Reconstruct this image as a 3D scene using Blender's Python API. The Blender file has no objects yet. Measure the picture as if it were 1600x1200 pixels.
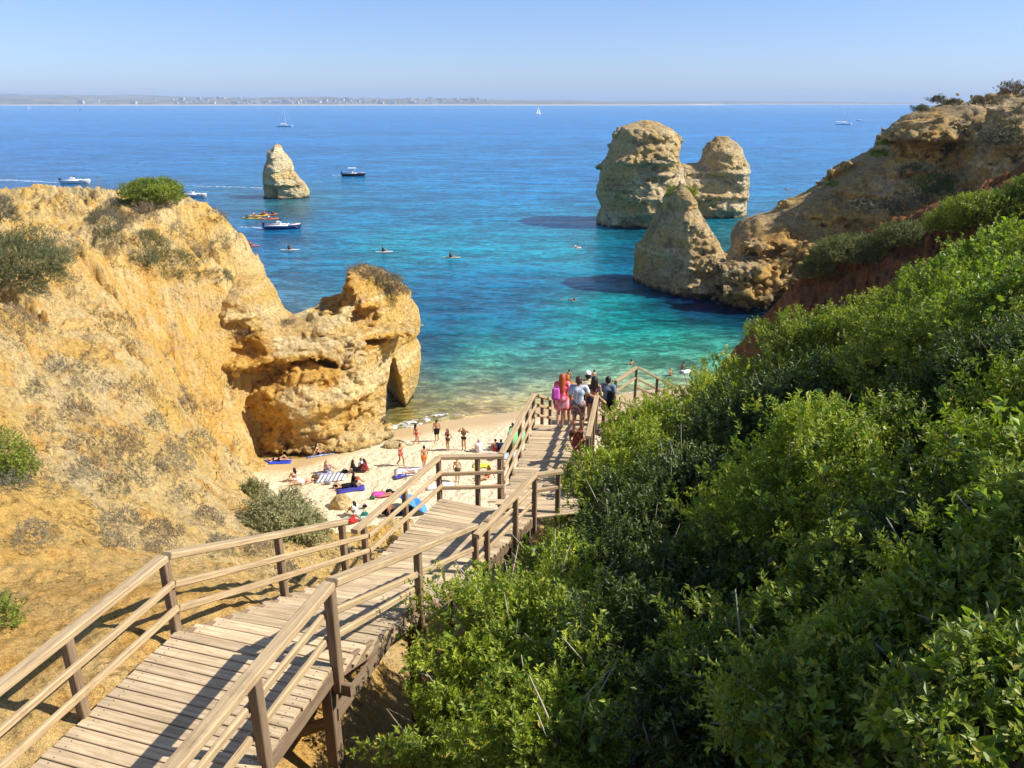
import bpy, math, random
import numpy as np
from math import sin, cos, pi, radians
from mathutils import Vector, Matrix
random.seed(7)
RNG = np.random.default_rng(11)
SC = bpy.context.scene
COL = SC.collection
H = 25.0                      # camera height above the sea
F = 1200.0
PITCH = radians(20.1)
CP, SP = cos(PITCH), sin(PITCH)
SUN_AZ = math.atan2(1.0, -0.12)     # from +Y towards +X
SUN_EL = radians(43)

# ---------------------------------------------------------------- survey helpers
def PD(px, py, D):
    """world point seen in direction (px,py), D metres below eye level"""
    u = (px-800)/F; v = (py-600)/F
    Z = D/(SP+v*CP)
    return np.array([u*Z, Z*(CP-v*SP), H-D])
def PZ(px, py, z=0.0): return PD(px, py, H-z)
def PY(px, py, Y):
    u = (px-800)/F; v = (py-600)/F
    D = Y*(v*CP+SP)/(CP-v*SP)
    return np.array([u*(Y*CP+D*SP), Y, H-D])
def PC(px, py, yc):
    Y = yc(0.0)
    for _ in range(30):
        p = PY(px, py, Y); Y = 0.5*Y+0.5*yc(p[0])
    return PY(px, py, Y)

# ---------------------------------------------------------------- noise
_T = RNG.random((64, 64, 64)).astype(np.float32)
def vnoise(x, y, z):
    xi = np.floor(x).astype(np.int64); yi = np.floor(y).astype(np.int64); zi = np.floor(z).astype(np.int64)
    fx = (x-xi); fy = (y-yi); fz = (z-zi)
    fx = fx*fx*(3-2*fx); fy = fy*fy*(3-2*fy); fz = fz*fz*(3-2*fz)
    a = xi & 63; b = (xi+1) & 63; c = yi & 63; d = (yi+1) & 63; e = zi & 63; f = (zi+1) & 63
    x00 = _T[a, c, e]*(1-fx)+_T[b, c, e]*fx; x10 = _T[a, d, e]*(1-fx)+_T[b, d, e]*fx
    x01 = _T[a, c, f]*(1-fx)+_T[b, c, f]*fx; x11 = _T[a, d, f]*(1-fx)+_T[b, d, f]*fx
    return ((x00*(1-fy)+x10*fy)*(1-fz)+(x01*(1-fy)+x11*fy)*fz)*2-1
def fbm(x, y, z, s=1.0, o=4, g=0.5, ridge=False):
    r = 0; a = 1.0; t = 0
    for i in range(o):
        n = vnoise(x*s+i*7.3, y*s+i*3.1, z*s+i*11.7)
        if ridge: n = 1-2*np.abs(n)
        r = r+a*n; t += a; a *= g; s *= 2.03
    return r/t

# ---------------------------------------------------------------- mesh helpers
def mesh_np(name, V, Fq, smooth=True, uv=None):
    """V (n,3); Fq (m,k) array of faces with the same corner count"""
    me = bpy.data.meshes.new(name)
    V = np.ascontiguousarray(V, dtype=np.float32); Fq = np.ascontiguousarray(Fq, dtype=np.int32)
    n, k = Fq.shape
    me.vertices.add(len(V)); me.vertices.foreach_set('co', V.ravel())
    me.loops.add(n*k); me.loops.foreach_set('vertex_index', Fq.ravel())
    me.polygons.add(n); me.polygons.foreach_set('loop_start', np.arange(0, n*k, k, dtype=np.int32))
    if uv is not None:
        l = me.uv_layers.new(name='UVMap'); l.data.foreach_set('uv', np.ascontiguousarray(uv, dtype=np.float32).ravel())
    me.update(calc_edges=True)
    me.polygons.foreach_set('use_smooth', np.full(n, smooth, dtype=bool))
    return me
def link(name, me, mat=None, parent=None, **kw):
    o = bpy.data.objects.new(name, me); COL.objects.link(o)
    if mat is not None and me is not None and not me.materials: me.materials.append(mat)
    if parent is not None: o.parent = parent
    for k, v in kw.items(): o[k] = v
    return o
def thing(name, label, cat, loc=(0, 0, 0), rz=0.0, group=None):
    o = bpy.data.objects.new(name, None); COL.objects.link(o); o.empty_display_size = .2
    o.location = loc; o.rotation_euler = (0, 0, rz); o['label'] = label; o['category'] = cat
    if group: o['group'] = group
    return o
def tag(o, label, cat, group=None):
    o['label'] = label; o['category'] = cat
    if group: o['group'] = group
    return o
def copy_tree(o, parent=None):
    c = o.copy(); COL.objects.link(c); c.parent = parent
    for ch in [x for x in bpy.data.objects if x.parent == o]: copy_tree(ch, c)
    return c

class MB:
    """collects quads (with uv) into one mesh"""
    def __init__(s): s.v = []; s.f = []; s.uv = []; s.sm = False
    def quadring(s, rings, uvlen=None, cap=True):
        """rings: list of (k,3) arrays"""
        b = len(s.v); k = len(rings[0]); L = 0; off = random.random()*20
        for r in rings: s.v.extend([tuple(p) for p in r])
        acc = [0.0]
        for i in range(1, len(rings)): acc.append(acc[-1]+float(np.linalg.norm(rings[i].mean(0)-rings[i-1].mean(0))))
        per = [0.0]
        for j in range(k): per.append(per[-1]+float(np.linalg.norm(rings[0][(j+1) % k]-rings[0][j])))
        for i in range(len(rings)-1):
            for j in range(k):
                j2 = (j+1) % k
                s.f.append((b+(i+1)*k+j, b+(i+1)*k+j2, b+i*k+j2, b+i*k+j))
                s.uv.append(((acc[i+1]+off, per[j]+off), (acc[i+1]+off, per[j+1]+off), (acc[i]+off, per[j+1]+off), (acc[i]+off, per[j]+off)))
        if cap:
            s.f.append(tuple(b+j for j in range(k))); s.uv.append(tuple((off+.01*j, off+per[j]) for j in range(k)))
            e = b+(len(rings)-1)*k
            s.f.append(tuple(e+j for j in reversed(range(k)))); s.uv.append(tuple((off+.01*j, off+per[j]) for j in reversed(range(k))))
    def beam(s, a, b, w, h, up=(0, 0, 1), ch=0.006, sag=0.0, seg=1, jit=0.0):
        a = np.array(a, float); b = np.array(b, float); d = b-a; d /= np.linalg.norm(d)
        up = np.array(up, float)
        if abs(d@up) > .98: up = np.array([1., 0, 0]) if abs(d[0]) < .9 else np.array([0, 1., 0])
        x = np.cross(d, up); x /= np.linalg.norm(x); y = np.cross(x, d)
        w2, h2 = w/2, h/2
        pr = [(-w2+ch, -h2), (w2-ch, -h2), (w2, -h2+ch), (w2, h2-ch), (w2-ch, h2), (-w2+ch, h2), (-w2, h2-ch), (-w2, -h2+ch)]
        rings = []
        for i in range(seg+1):
            t = i/seg; c = a+(b-a)*t - np.array([0, 0, 1])*sag*4*t*(1-t)
            k = 1+(random.uniform(-jit, jit) if 0 < i < seg else 0)
            rings.append(np.array([c+x*p*k+y*q*k for p, q in pr]))
        s.quadring(rings)
    def rod(s, a, b, r0, r1=None, n=8, seg=1, bend=None):
        a = np.array(a, float); b = np.array(b, float); r1 = r0 if r1 is None else r1
        d = b-a; L = np.linalg.norm(d); d /= L
        up = np.array([0, 0, 1.]) if abs(d[2]) < .95 else np.array([1., 0, 0])
        x = np.cross(d, up); x /= np.linalg.norm(x); y = np.cross(x, d)
        rings = []
        for i in range(seg+1):
            t = i/seg; c = a+(b-a)*t; r = r0+(r1-r0)*t
            if bend is not None: c = c+np.array(bend)*4*t*(1-t)
            rings.append(np.array([c+r*(x*cos(2*pi*j/n)+y*sin(2*pi*j/n)) for j in range(n)]))
        s.quadring(rings)
    def box(s, c, sx, sy, sz, rz=0, ch=.004):
        c = np.array(c, float); d = np.array([cos(rz), sin(rz), 0])*sx/2
        s.beam(c-d, c+d, sy, sz, ch=min(ch, sy/4, sz/4))
    def build(s, name, mat=None, parent=None, smooth=False, **kw):
        me = bpy.data.meshes.new(name); me.from_pydata(s.v, [], s.f)
        l = me.uv_layers.new(name='UVMap')
        l.data.foreach_set('uv', np.array([c for f in s.uv for c in f], dtype=np.float32).ravel())
        if smooth: me.polygons.foreach_set('use_smooth', np.ones(len(me.polygons), dtype=bool))
        me.update()
        return link(name, me, mat, parent, **kw)

def surface_nets(f, org, h):
    """f: 3D array, negative inside; returns V, quads"""
    nx, ny, nz = f.shape
    ins = f < 0
    c = np.zeros((nx-1, ny-1, nz-1), np.int8)
    for i in (0, 1):
        for j in (0, 1):
            for k in (0, 1):
                c += ins[i:nx-1+i, j:ny-1+j, k:nz-1+k]
    act = (c > 0) & (c < 8)
    idx = -np.ones(act.shape, np.int32)
    ai, aj, ak = np.nonzero(act); n = len(ai); idx[ai, aj, ak] = np.arange(n)
    acc = np.zeros((n, 3)); cnt = np.zeros(n)
    corners = [(i, j, k) for i in (0, 1) for j in (0, 1) for k in (0, 1)]
    val = {q: f[ai+q[0], aj+q[1], ak+q[2]] for q in corners}
    for q in corners:
        for ax in range(3):
            if q[ax] == 0:
                r = list(q); r[ax] = 1; r = tuple(r)
                a = val[q]; b = val[r]; m = (a < 0) != (b < 0)
                t = np.where(m, a/np.where(m, a-b, 1), 0)
                p = np.array(q, float)[None, :].repeat(n, 0); p[:, ax] += t
                acc[m] += p[m]; cnt[m] += 1
    V = np.stack([ai, aj, ak], 1)+acc/cnt[:, None]
    V = V*h+np.array(org)
    Q = []
    for ax in range(3):
        sl0 = [slice(None)]*3; sl1 = [slice(None)]*3; sl0[ax] = slice(0, -1); sl1[ax] = slice(1, None)
        m = ins[tuple(sl0)] != ins[tuple(sl1)]
        u, w = [(1, 2), (2, 0), (0, 1)][ax]
        I = np.array(np.nonzero(m)).T
        ok = (I[:, u] > 0) & (I[:, w] > 0) & (I[:, u] < f.shape[u]-1) & (I[:, w] < f.shape[w]-1)
        I = I[ok]
        s = ins[tuple(I.T)]
        def g(du, dw):
            J = I.copy(); J[:, u] -= du; J[:, w] -= dw
            return idx[J[:, 0], J[:, 1], J[:, 2]]
        q = np.stack([g(1, 1), g(0, 1), g(0, 0), g(1, 0)], 1)
        q[~s] = q[~s][:, ::-1]
        Q.append(q)
    Q = np.concatenate(Q); Q = Q[(Q >= 0).all(1)]
    return V, Q

def polysdf(P, x, z):
    """signed distance to polygon: positive inside"""
    P = np.array(P, float); d2 = np.full(x.shape, 1e18); ins = np.zeros(x.shape, bool)
    n = len(P)
    for i in range(n):
        a = P[i]; b = P[(i+1) % n]; e = b-a
        wx = x-a[0]; wz = z-a[1]; t = np.clip((wx*e[0]+wz*e[1])/(e@e+1e-12), 0, 1)
        dx = wx-e[0]*t; dz = wz-e[1]*t; d2 = np.minimum(d2, dx*dx+dz*dz)
        c = ((a[1] > z) != (b[1] > z)) & (x < (b[0]-a[0])*(z-a[1])/(b[1]-a[1]+1e-12)+a[0])
        ins ^= c
    d = np.sqrt(d2)
    return np.where(ins, d, -d)

def rbf_fit(P, val, smooth=0.0, scale=1.0, soft=0.0):
    P = np.asarray(P, float)/scale; n = len(P)
    r = np.linalg.norm(P[:, None]-P[None], axis=2)
    K = np.sqrt(r*r+soft*soft) - np.eye(n)*smooth
    A = np.hstack([np.ones((n, 1)), P]); m = A.shape[1]
    M = np.zeros((n+m, n+m)); M[:n, :n] = -K; M[:n, n:] = A; M[n:, :n] = A.T
    val = np.asarray(val, float); rhs = np.zeros((n+m,)+val.shape[1:]); rhs[:n] = val
    s = np.linalg.solve(M, rhs)
    def ev(Q):
        Q = np.asarray(Q, float)/scale; out = []
        for c in np.array_split(Q, max(1, len(Q)//40000)):
            rr = np.sqrt((c[:, None, 0]-P[None, :, 0])**2+(c[:, None, 1]-P[None, :, 1])**2+soft*soft)
            out.append(-rr@s[:n]+np.hstack([np.ones((len(c), 1)), c])@s[n:])
        return np.concatenate(out)
    return ev

# ---------------------------------------------------------------- materials
class NB:
    def __init__(s, name):
        s.m = bpy.data.materials.new(name); s.m.use_nodes = True; s.t = s.m.node_tree; s.n = s.t.nodes; s.l = s.t.links
        s.b = s.n['Principled BSDF']; s.out = s.n['Material Output']; s._c = {}
    def N(s, ty, **kw):
        n = s.n.new(ty)
        for k, v in kw.items(): setattr(n, k, v)
        return n
    def set(s, sock, v):
        if isinstance(v, bpy.types.NodeSocket): s.l.new(v, sock)
        elif isinstance(v, (tuple, list)) and len(v) == 3 and sock.type == 'RGBA': sock.default_value = (*v, 1)
        else: sock.default_value = v
    def coord(s, kind='Object'):
        if kind not in s._c: s._c[kind] = s.N('ShaderNodeTexCoord').outputs[kind]
        return s._c[kind]
    def map(s, v, sc=(1, 1, 1), rot=(0, 0, 0), loc=(0, 0, 0)):
        n = s.N('ShaderNodeMapping'); s.set(n.inputs['Vector'], v); n.inputs['Scale'].default_value = sc
        n.inputs['Rotation'].default_value = rot; n.inputs['Location'].default_value = loc; return n.outputs[0]
    def noise(s, v, scale=1, detail=4, rough=.55, dist=0, out='Fac'):
        n = s.N('ShaderNodeTexNoise'); s.set(n.inputs['Vector'], v); n.inputs['Scale'].default_value = scale
        n.inputs['Detail'].default_value = detail; n.inputs['Roughness'].default_value = rough; n.inputs['Distortion'].default_value = dist
        return n.outputs[out]
    def voro(s, v, scale=1, feat='F1', out='Distance'):
        n = s.N('ShaderNodeTexVoronoi', feature=feat); s.set(n.inputs['Vector'], v); n.inputs['Scale'].default_value = scale
        return n.outputs[out]
    def ramp(s, fac, stops):
        n = s.N('ShaderNodeValToRGB'); s.set(n.inputs[0], fac); e = n.color_ramp.elements
        while len(e) < len(stops): e.new(.5)
        for i, (p, c) in enumerate(stops):
            e[i].position = p; e[i].color = (*c, 1) if isinstance(c, (tuple, list)) else (c, c, c, 1)
        return n.outputs[0]
    def mix(s, fac, a, b, mode='MIX'):
        n = s.N('ShaderNodeMix', data_type='RGBA', blend_type=mode); n.clamp_factor = True
        s.set(n.inputs[0], fac); s.set(n.inputs[6], a); s.set(n.inputs[7], b); return n.outputs[2]
    def math(s, op, a, b=0.0, clamp=False):
        n = s.N('ShaderNodeMath', operation=op); n.use_clamp = clamp; s.set(n.inputs[0], a); s.set(n.inputs[1], b); return n.outputs[0]
    def sep(s, v):
        n = s.N('ShaderNodeSeparateXYZ'); s.set(n.inputs[0], v); return n.outputs
    def bump(s, h, strength=.5, dist=.1, nrm=None):
        n = s.N('ShaderNodeBump'); n.inputs['Strength'].default_value = strength; n.inputs['Distance'].default_value = dist
        s.set(n.inputs['Height'], h)
        if nrm is not None: s.l.new(nrm, n.inputs['Normal'])
        return n.outputs[0]
    def fin(s, col=None, rough=.85, nrm=None, spec=.25, **kw):
        if col is not None: s.set(s.b.inputs['Base Color'], col)
        s.set(s.b.inputs['Roughness'], rough); s.b.inputs['Specular IOR Level'].default_value = spec
        if nrm is not None: s.l.new(nrm, s.b.inputs['Normal'])
        for k, v in kw.items(): s.set(s.b.inputs[k], v)
        return s.m

def plain(name, c, rough=.7, spec=.3, var=.12, scale=12, **kw):
    b = NB(name); n = b.noise(b.coord(), scale, 3)
    k = b.ramp(n, [(.25, 1-var), (.75, 1+var)])
    return b.fin(b.mix(1, c, k, 'MULTIPLY'), rough, spec=spec, **kw)

def rock_mat(name, cream, ochre, deep, grey, bs=1.0, greyamt=.5, waterline=True, topgrey=.5, tilt=(0, 0, 0), fine=1.0, speck=1.0):
    b = NB(name); o = b.coord()
    big = b.noise(o, .13*bs, 5, .6, .8)
    st = b.noise(b.map(o, (.05*bs, .05*bs, .95*bs), tilt), 1, 5, .6, .35)
    med = b.noise(o, .55*bs, 6, .65, .6)
    c = b.mix(b.ramp(big, [(.42, 0), (.60, 1)]), cream, ochre)
    c = b.mix(b.math('MULTIPLY', b.ramp(st, [(.50, 0), (.60, 1)]), .7), c, ochre)
    c = b.mix(b.math('MULTIPLY', b.ramp(st, [(.34, 1), (.42, 0)]), .75), c, tuple(x*1.18 for x in cream))
    c = b.mix(b.math('MULTIPLY', b.ramp(med, [(.58, 0), (.68, 1)]), .8), c, deep)
    g = b.noise(o, .3*bs, 7, .72, .4)
    nz = b.sep(b.N('ShaderNodeNewGeometry').outputs['Normal'])[2]
    gf = b.math('ADD', b.ramp(g, [(.5, 0), (.64, 1)]), b.math('MULTIPLY', b.ramp(nz, [(.35, 0), (.8, 1)]), topgrey))
    c = b.mix(b.math('MULTIPLY', gf, greyamt, True), c, grey)
    fr = b.N('ShaderNodeAttribute', attribute_name='fresh').outputs['Fac']
    frn = b.math('MULTIPLY', fr, b.ramp(b.noise(o, 1.3*bs, 5, .7), [(.3, .55), (.5, 1)]), True)
    c = b.mix(frn, c, b.mix(b.ramp(med, [(.4, 0), (.62, 1)]), tuple(x*1.12 for x in ochre), deep))
    pit = b.voro(b.map(o, (1, 1, 1.6), tilt), 2.2*bs*fine)
    pit2 = b.noise(o, 3.2*bs*fine, 6, .72)
    c = b.mix(1, c, b.ramp(pit2, [(.34, .55), (.46, .98), (.64, 1.25)]), 'MULTIPLY')
    c = b.mix(1, c, b.ramp(b.noise(o, 9*bs*fine, 5, .8), [(.32, 1-.5*speck), (.47, 1), (.68, 1+.2*speck)]), 'MULTIPLY')
    if waterline:
        z = b.sep(o)[2]
        zz = b.math('ADD', z, b.math('MULTIPLY', b.noise(o, .8, 3), 1.2))
        c = b.mix(b.ramp(b.math('MULTIPLY', zz, .25), [(.17, 1), (.34, 0)]), c, (.035, .03, .02))
    hgt = b.math('ADD', b.math('MULTIPLY', st, .9), b.math('ADD', b.math('MULTIPLY', pit2, .8), b.math('MULTIPLY', pit, .35)))
    n1 = b.bump(hgt, 1.0, .8/bs)
    n2 = b.bump(b.noise(o, 9*bs*fine, 5, .75), .7, .12/bs, n1)
    return b.fin(c, .92, n2, .12)

def wood_mat(name, c1, c2, dark=(.10, .075, .05)):
    b = NB(name); uv = b.coord('UV'); isl = b.N('ShaderNodeNewGeometry').outputs['Random Per Island']
    g = b.noise(b.map(uv, (1.1, 26, 1)), 1, 6, .7, .3)
    g2 = b.noise(b.map(uv, (3, 90, 1)), 1, 3, .6)
    c = b.mix(b.ramp(g, [(.38, 0), (.60, 1)]), c1, c2)
    c = b.mix(1, c, b.ramp(isl, [(0, .74), (.5, 1.0), (1, 1.2)]), 'MULTIPLY')
    c = b.mix(b.ramp(g2, [(.60, 0), (.74, .8)]), c, dark)
    st = b.noise(b.coord(), 2.2, 5, .7, .6)
    c = b.mix(b.ramp(st, [(.56, 0), (.75, .5)]), c, tuple(x*.5 for x in c1))
    kn = b.voro(b.map(uv, (1.6, 9, 1)), 1)
    c = b.mix(b.ramp(kn, [(.0, .85), (.055, 0)]), c, dark)
    n = b.bump(b.math('ADD', g, b.math('MULTIPLY', g2, .5)), .5, .012)
    return b.fin(c, .8, n, .2)

def leaf_mat(name, c1, c2, gloss=.35, trans=.35, tip=None):
    b = NB(name); isl = b.N('ShaderNodeNewGeometry').outputs['Random Per Island']
    o = b.coord(); n = b.noise(o, 1.1, 3)
    f = b.math('ADD', b.math('MULTIPLY', isl, .65), b.math('MULTIPLY', b.ramp(n, [(.35, 0), (.65, 1)]), .4))
    c = b.ramp(f, [(.1, c1), (.8, c2)])
    if tip: c = b.mix(b.ramp(isl, [(.93, 0), (.97, .8)]), c, tip)
    b.fin(c, gloss, spec=.45)
    t = b.N('ShaderNodeBsdfTranslucent'); b.set(t.inputs['Color'], b.mix(1, c, (1.35, 1.5, .55), 'MULTIPLY'))
    ms = b.N('ShaderNodeMixShader'); ms.inputs[0].default_value = trans
    b.l.new(b.b.outputs[0], ms.inputs[1]); b.l.new(t.outputs[0], ms.inputs[2]); b.l.new(ms.outputs[0], b.out.inputs[0])
    return b.m
# ================================================================ camera, light, sky
cam_d = bpy.data.cameras.new('camera'); cam = bpy.data.objects.new('camera', cam_d); COL.objects.link(cam)
cam.location = (0, 0, H); cam.rotation_euler = (pi/2-PITCH, 0, 0)
cam_d.sensor_width = 36; cam_d.lens = 36*F/1600; cam_d.clip_end = 200000; cam_d.clip_start = .05
SC.camera = cam
sun_d = bpy.data.lights.new('sun', 'SUN'); sun = bpy.data.objects.new('sun', sun_d); COL.objects.link(sun)
sun_d.energy = 5.0; sun_d.angle = radians(.53); sun_d.color = (1, .93, .82)
sv = Vector((sin(SUN_AZ)*cos(SUN_EL), cos(SUN_AZ)*cos(SUN_EL), sin(SUN_EL)))
sun.rotation_euler = sv.to_track_quat('Z', 'Y').to_euler(); sun.location = (40, 0, 80)
w = bpy.data.worlds.new('World'); SC.world = w; w.use_nodes = True
wn = w.node_tree.nodes; wl = w.node_tree.links
sky = wn.new('ShaderNodeTexSky'); sky.sky_type = 'NISHITA'; sky.sun_disc = False
sky.sun_elevation = SUN_EL; sky.sun_rotation = SUN_AZ
sky.altitude = 0; sky.air_density = 1.0; sky.dust_density = 0.3; sky.ozone_density = 1.6
bg = wn['Background']; bg.inputs[1].default_value = .105
tint = wn.new('ShaderNodeMix'); tint.data_type = 'RGBA'; tint.blend_type = 'MULTIPLY'; tint.inputs[0].default_value = 1; tc = wn.new('ShaderNodeTexCoord'); sx = wn.new('ShaderNodeSeparateXYZ'); wl.new(tc.outputs['Generated'], sx.inputs[0])
rp = wn.new('ShaderNodeValToRGB'); wl.new(sx.outputs[2], rp.inputs[0]); e = rp.color_ramp.elements
e[0].position = 0.0; e[0].color = (.56, .70, 1.12, 1); e[1].position = .5; e[1].color = (1, .98, 1.05, 1); q_ = e.new(.12); q_.color = (.60, .71, 1.02, 1); wl.new(rp.outputs[0], tint.inputs[7])
wl.new(sky.outputs[0], tint.inputs[6]); wl.new(tint.outputs[2], bg.inputs[0])
SC.view_settings.view_transform = 'Standard'; SC.view_settings.look = 'None'; SC.view_settings.gamma = 1
SC.view_settings.exposure = 0.6
SC.render.engine = 'CYCLES'
cy = SC.cycles; cy.max_bounces = 6; cy.diffuse_bounces = 3; cy.glossy_bounces = 3; cy.transmission_bounces = 3
cy.transparent_max_bounces = 6; cy.volume_bounces = 0; cy.use_denoising = True; cy.caustics_reflective = False; cy.caustics_refractive = False
try: cy.volume_max_steps = 64
except Exception: pass

# ================================================================ haze
def make_haze():
    mb = MB(); mb.box((0, 14000, 114), 64000, 34000, 234, ch=1)   # z -3 .. 121

    b = NB('haze'); b.n.remove(b.b)
    v = b.N('ShaderNodeVolumePrincipled'); v.inputs['Color'].default_value = (.56, .74, 1, 1); v.inputs['Density'].default_value = HAZE
    v.inputs['Anisotropy'].default_value = 0.0
    b.l.new(v.outputs[0], b.out.inputs['Volume'])
    mb.build('haze', b.m, kind='stuff')
HAZE = 7.5e-5
make_haze()

# ================================================================ sea
# colour of the water by place (depth and seabed): surveyed points -> colour
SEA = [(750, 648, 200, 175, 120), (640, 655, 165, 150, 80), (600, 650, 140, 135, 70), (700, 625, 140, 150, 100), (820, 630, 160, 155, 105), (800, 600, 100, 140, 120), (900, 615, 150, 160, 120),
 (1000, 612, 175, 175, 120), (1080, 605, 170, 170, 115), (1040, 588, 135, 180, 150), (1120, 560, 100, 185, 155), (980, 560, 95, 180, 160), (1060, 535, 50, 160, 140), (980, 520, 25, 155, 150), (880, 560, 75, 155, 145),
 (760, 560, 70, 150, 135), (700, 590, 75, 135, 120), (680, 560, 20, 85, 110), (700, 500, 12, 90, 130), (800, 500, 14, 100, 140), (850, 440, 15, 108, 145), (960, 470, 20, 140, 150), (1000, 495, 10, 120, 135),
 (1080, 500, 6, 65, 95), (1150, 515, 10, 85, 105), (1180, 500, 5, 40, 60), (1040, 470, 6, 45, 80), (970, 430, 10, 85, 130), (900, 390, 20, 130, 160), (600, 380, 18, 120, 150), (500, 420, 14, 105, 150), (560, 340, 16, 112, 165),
 (700, 330, 18, 118, 170), (760, 380, 22, 128, 165), (850, 320, 20, 118, 175), (880, 290, 16, 108, 175), (400, 360, 12, 95, 155), (450, 320, 50, 100, 105), (1150, 370, 35, 110, 120), (980, 360, 15, 90, 120), (1170, 340, 25, 105, 140),
 (1300, 250, 22, 110, 180), (1200, 300, 20, 115, 175), (300, 260, 20, 105, 175), (100, 230, 22, 100, 175), (500, 270, 22, 110, 175), (700, 250, 24, 112, 180), (800, 215, 28, 112, 185), (850, 240, 25, 112, 182), (300, 200, 34, 112, 188),
 (100, 185, 40, 115, 190), (800, 180, 42, 120, 195), (1300, 190, 35, 115, 192), (200, 168, 50, 125, 200), (800, 166, 52, 130, 205), (1400, 166, 50, 128, 205)]
def lin(c): c = np.array(c)/255.; return np.where(c < .04045, c/12.92, ((c+.055)/1.055)**2.4)
qs = []; cs = []
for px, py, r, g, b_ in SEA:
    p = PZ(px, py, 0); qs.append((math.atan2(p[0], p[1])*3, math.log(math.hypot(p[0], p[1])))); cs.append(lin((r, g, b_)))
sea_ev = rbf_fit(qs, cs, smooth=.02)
def make_sea():
    th = np.radians(np.concatenate([np.linspace(-80, -42, 20), np.linspace(-41.5, 41.5, 420), np.linspace(42, 80, 20)]))
    r = np.concatenate([np.exp(np.linspace(math.log(22), math.log(1500), 420)), np.exp(np.linspace(math.log(1530), math.log(30000), 60))])
    T, R = np.meshgrid(th, r, indexing='ij'); X = R*np.sin(T); Y = R*np.cos(T)
    # gentle real swell near the shore
    sw = .07*fbm(X*.25, Y*.8, Y*0, .35, 3)*np.clip((R-50)/20, 0, 1)*np.clip((900-R)/600, 0, 1)
    V = np.stack([X, Y, sw], 2).reshape(-1, 3)
    n, m = T.shape; I = np.arange(n*m).reshape(n, m)
    Q = np.stack([I[:-1, :-1], I[:-1, 1:], I[1:, 1:], I[1:, :-1]], 2).reshape(-1, 4)[:, ::-1]
    me = mesh_np('sea', V, Q)
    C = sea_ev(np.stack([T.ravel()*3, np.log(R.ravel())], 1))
    # drifting patches of sand and weed on the bed
    pn = fbm(X.ravel(), Y.ravel(), X.ravel()*0, .045, 4)
    k = np.clip((700-R.ravel())/600, 0, 1)
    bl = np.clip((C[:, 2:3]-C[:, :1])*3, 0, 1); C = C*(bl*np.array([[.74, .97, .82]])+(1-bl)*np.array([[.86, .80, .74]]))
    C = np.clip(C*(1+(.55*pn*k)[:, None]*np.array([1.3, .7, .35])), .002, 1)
    C = np.hstack([C, np.ones((len(C), 1))]).astype(np.float32)
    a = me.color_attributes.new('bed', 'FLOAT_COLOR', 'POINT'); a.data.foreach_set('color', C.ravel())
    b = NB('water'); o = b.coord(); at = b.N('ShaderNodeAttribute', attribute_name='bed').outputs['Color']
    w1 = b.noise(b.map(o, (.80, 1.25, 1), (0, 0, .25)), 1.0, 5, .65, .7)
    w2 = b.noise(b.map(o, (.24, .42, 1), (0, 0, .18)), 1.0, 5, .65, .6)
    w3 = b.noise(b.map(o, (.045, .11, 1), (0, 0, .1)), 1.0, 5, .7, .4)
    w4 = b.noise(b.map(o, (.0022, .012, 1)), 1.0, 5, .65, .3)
    # light and shade of the ripples painted into the water colour by the wave noise
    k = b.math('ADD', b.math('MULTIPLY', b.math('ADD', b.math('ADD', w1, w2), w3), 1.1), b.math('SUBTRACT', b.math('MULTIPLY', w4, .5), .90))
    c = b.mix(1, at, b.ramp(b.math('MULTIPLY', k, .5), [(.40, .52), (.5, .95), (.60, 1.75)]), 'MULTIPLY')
    hgt = b.math('ADD', b.math('MULTIPLY', w1, .22), b.math('ADD', b.math('MULTIPLY', w2, .7), b.math('MULTIPLY', w3, 2.0)))
    nr = b.bump(hgt, .85, 1.0)
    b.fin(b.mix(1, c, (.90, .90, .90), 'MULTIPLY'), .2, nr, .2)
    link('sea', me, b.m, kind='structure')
make_sea()
# ================================================================ the hillside (height field fitted to surveyed points)
SHRUBS = [  # px, py, drop of centre below eye, radius
 (825, 1020, 6.9, 1.15), (735, 1185, 7.0, .85), (880, 915, 8.7, 1.1), (935, 835, 9.4, 1.15), (975, 755, 9.9, 1.35), (1030, 705, 10.0, 1.5), (1100, 665, 9.7, 1.5),
 (1160, 625, 9.1, 1.55), (1245, 580, 8.3, 1.6), (1320, 550, 7.5, 1.6), (1400, 530, 6.7, 1.6), (1490, 505, 5.7, 1.6), (1585, 460, 4.6, 1.6),
 (950, 950, 7.5, 1.15), (1000, 860, 8.0, 1.25), (1080, 790, 7.7, 1.3), (1150, 710, 7.5, 1.4), (1240, 660, 6.8, 1.4), (1330, 620, 6.0, 1.35), (1430, 590, 5.1, 1.25),
 (1530, 550, 4.3, 1.25), (1625, 520, 3.6, 1.2), (1000, 1090, 6.2, .95), (1090, 970, 6.3, .9), (1190, 880, 5.7, .9), (1300, 770, 4.5, 1.05), (1420, 740, 4.4, .9),
 (1530, 670, 3.8, .8), (1620, 600, 3.2, .85), (890, 1190, 6.0, .85), (1110, 1180, 5.3, .7), (1230, 1070, 4.7, .75), (1350, 960, 4.1, .7), (1480, 880, 3.6, .65),
 (1600, 790, 3.0, .65), (1330, 1170, 4.0, .6), (1470, 1080, 3.6, .55), (1590, 960, 3.0, .55), (1570, 1180, 3.0, .5), (950, 775, 8.8, .95),
 (1720, 440, 3.4, 1.4), (1760, 560, 3.1, 1.05), (1740, 700, 2.9, .85), (1730, 880, 2.8, .7), (1710, 1080, 2.8, .55), (1900, 480, 3.2, 1.4), (1920, 660, 2.7, 1.0), (1880, 900, 2.5, .75), (2200, 560, 2.9, 1.3), (2150, 850, 2.4, .9)]
SPOS = [PD(a, b, c) for a, b, c, r in SHRUBS]
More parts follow.
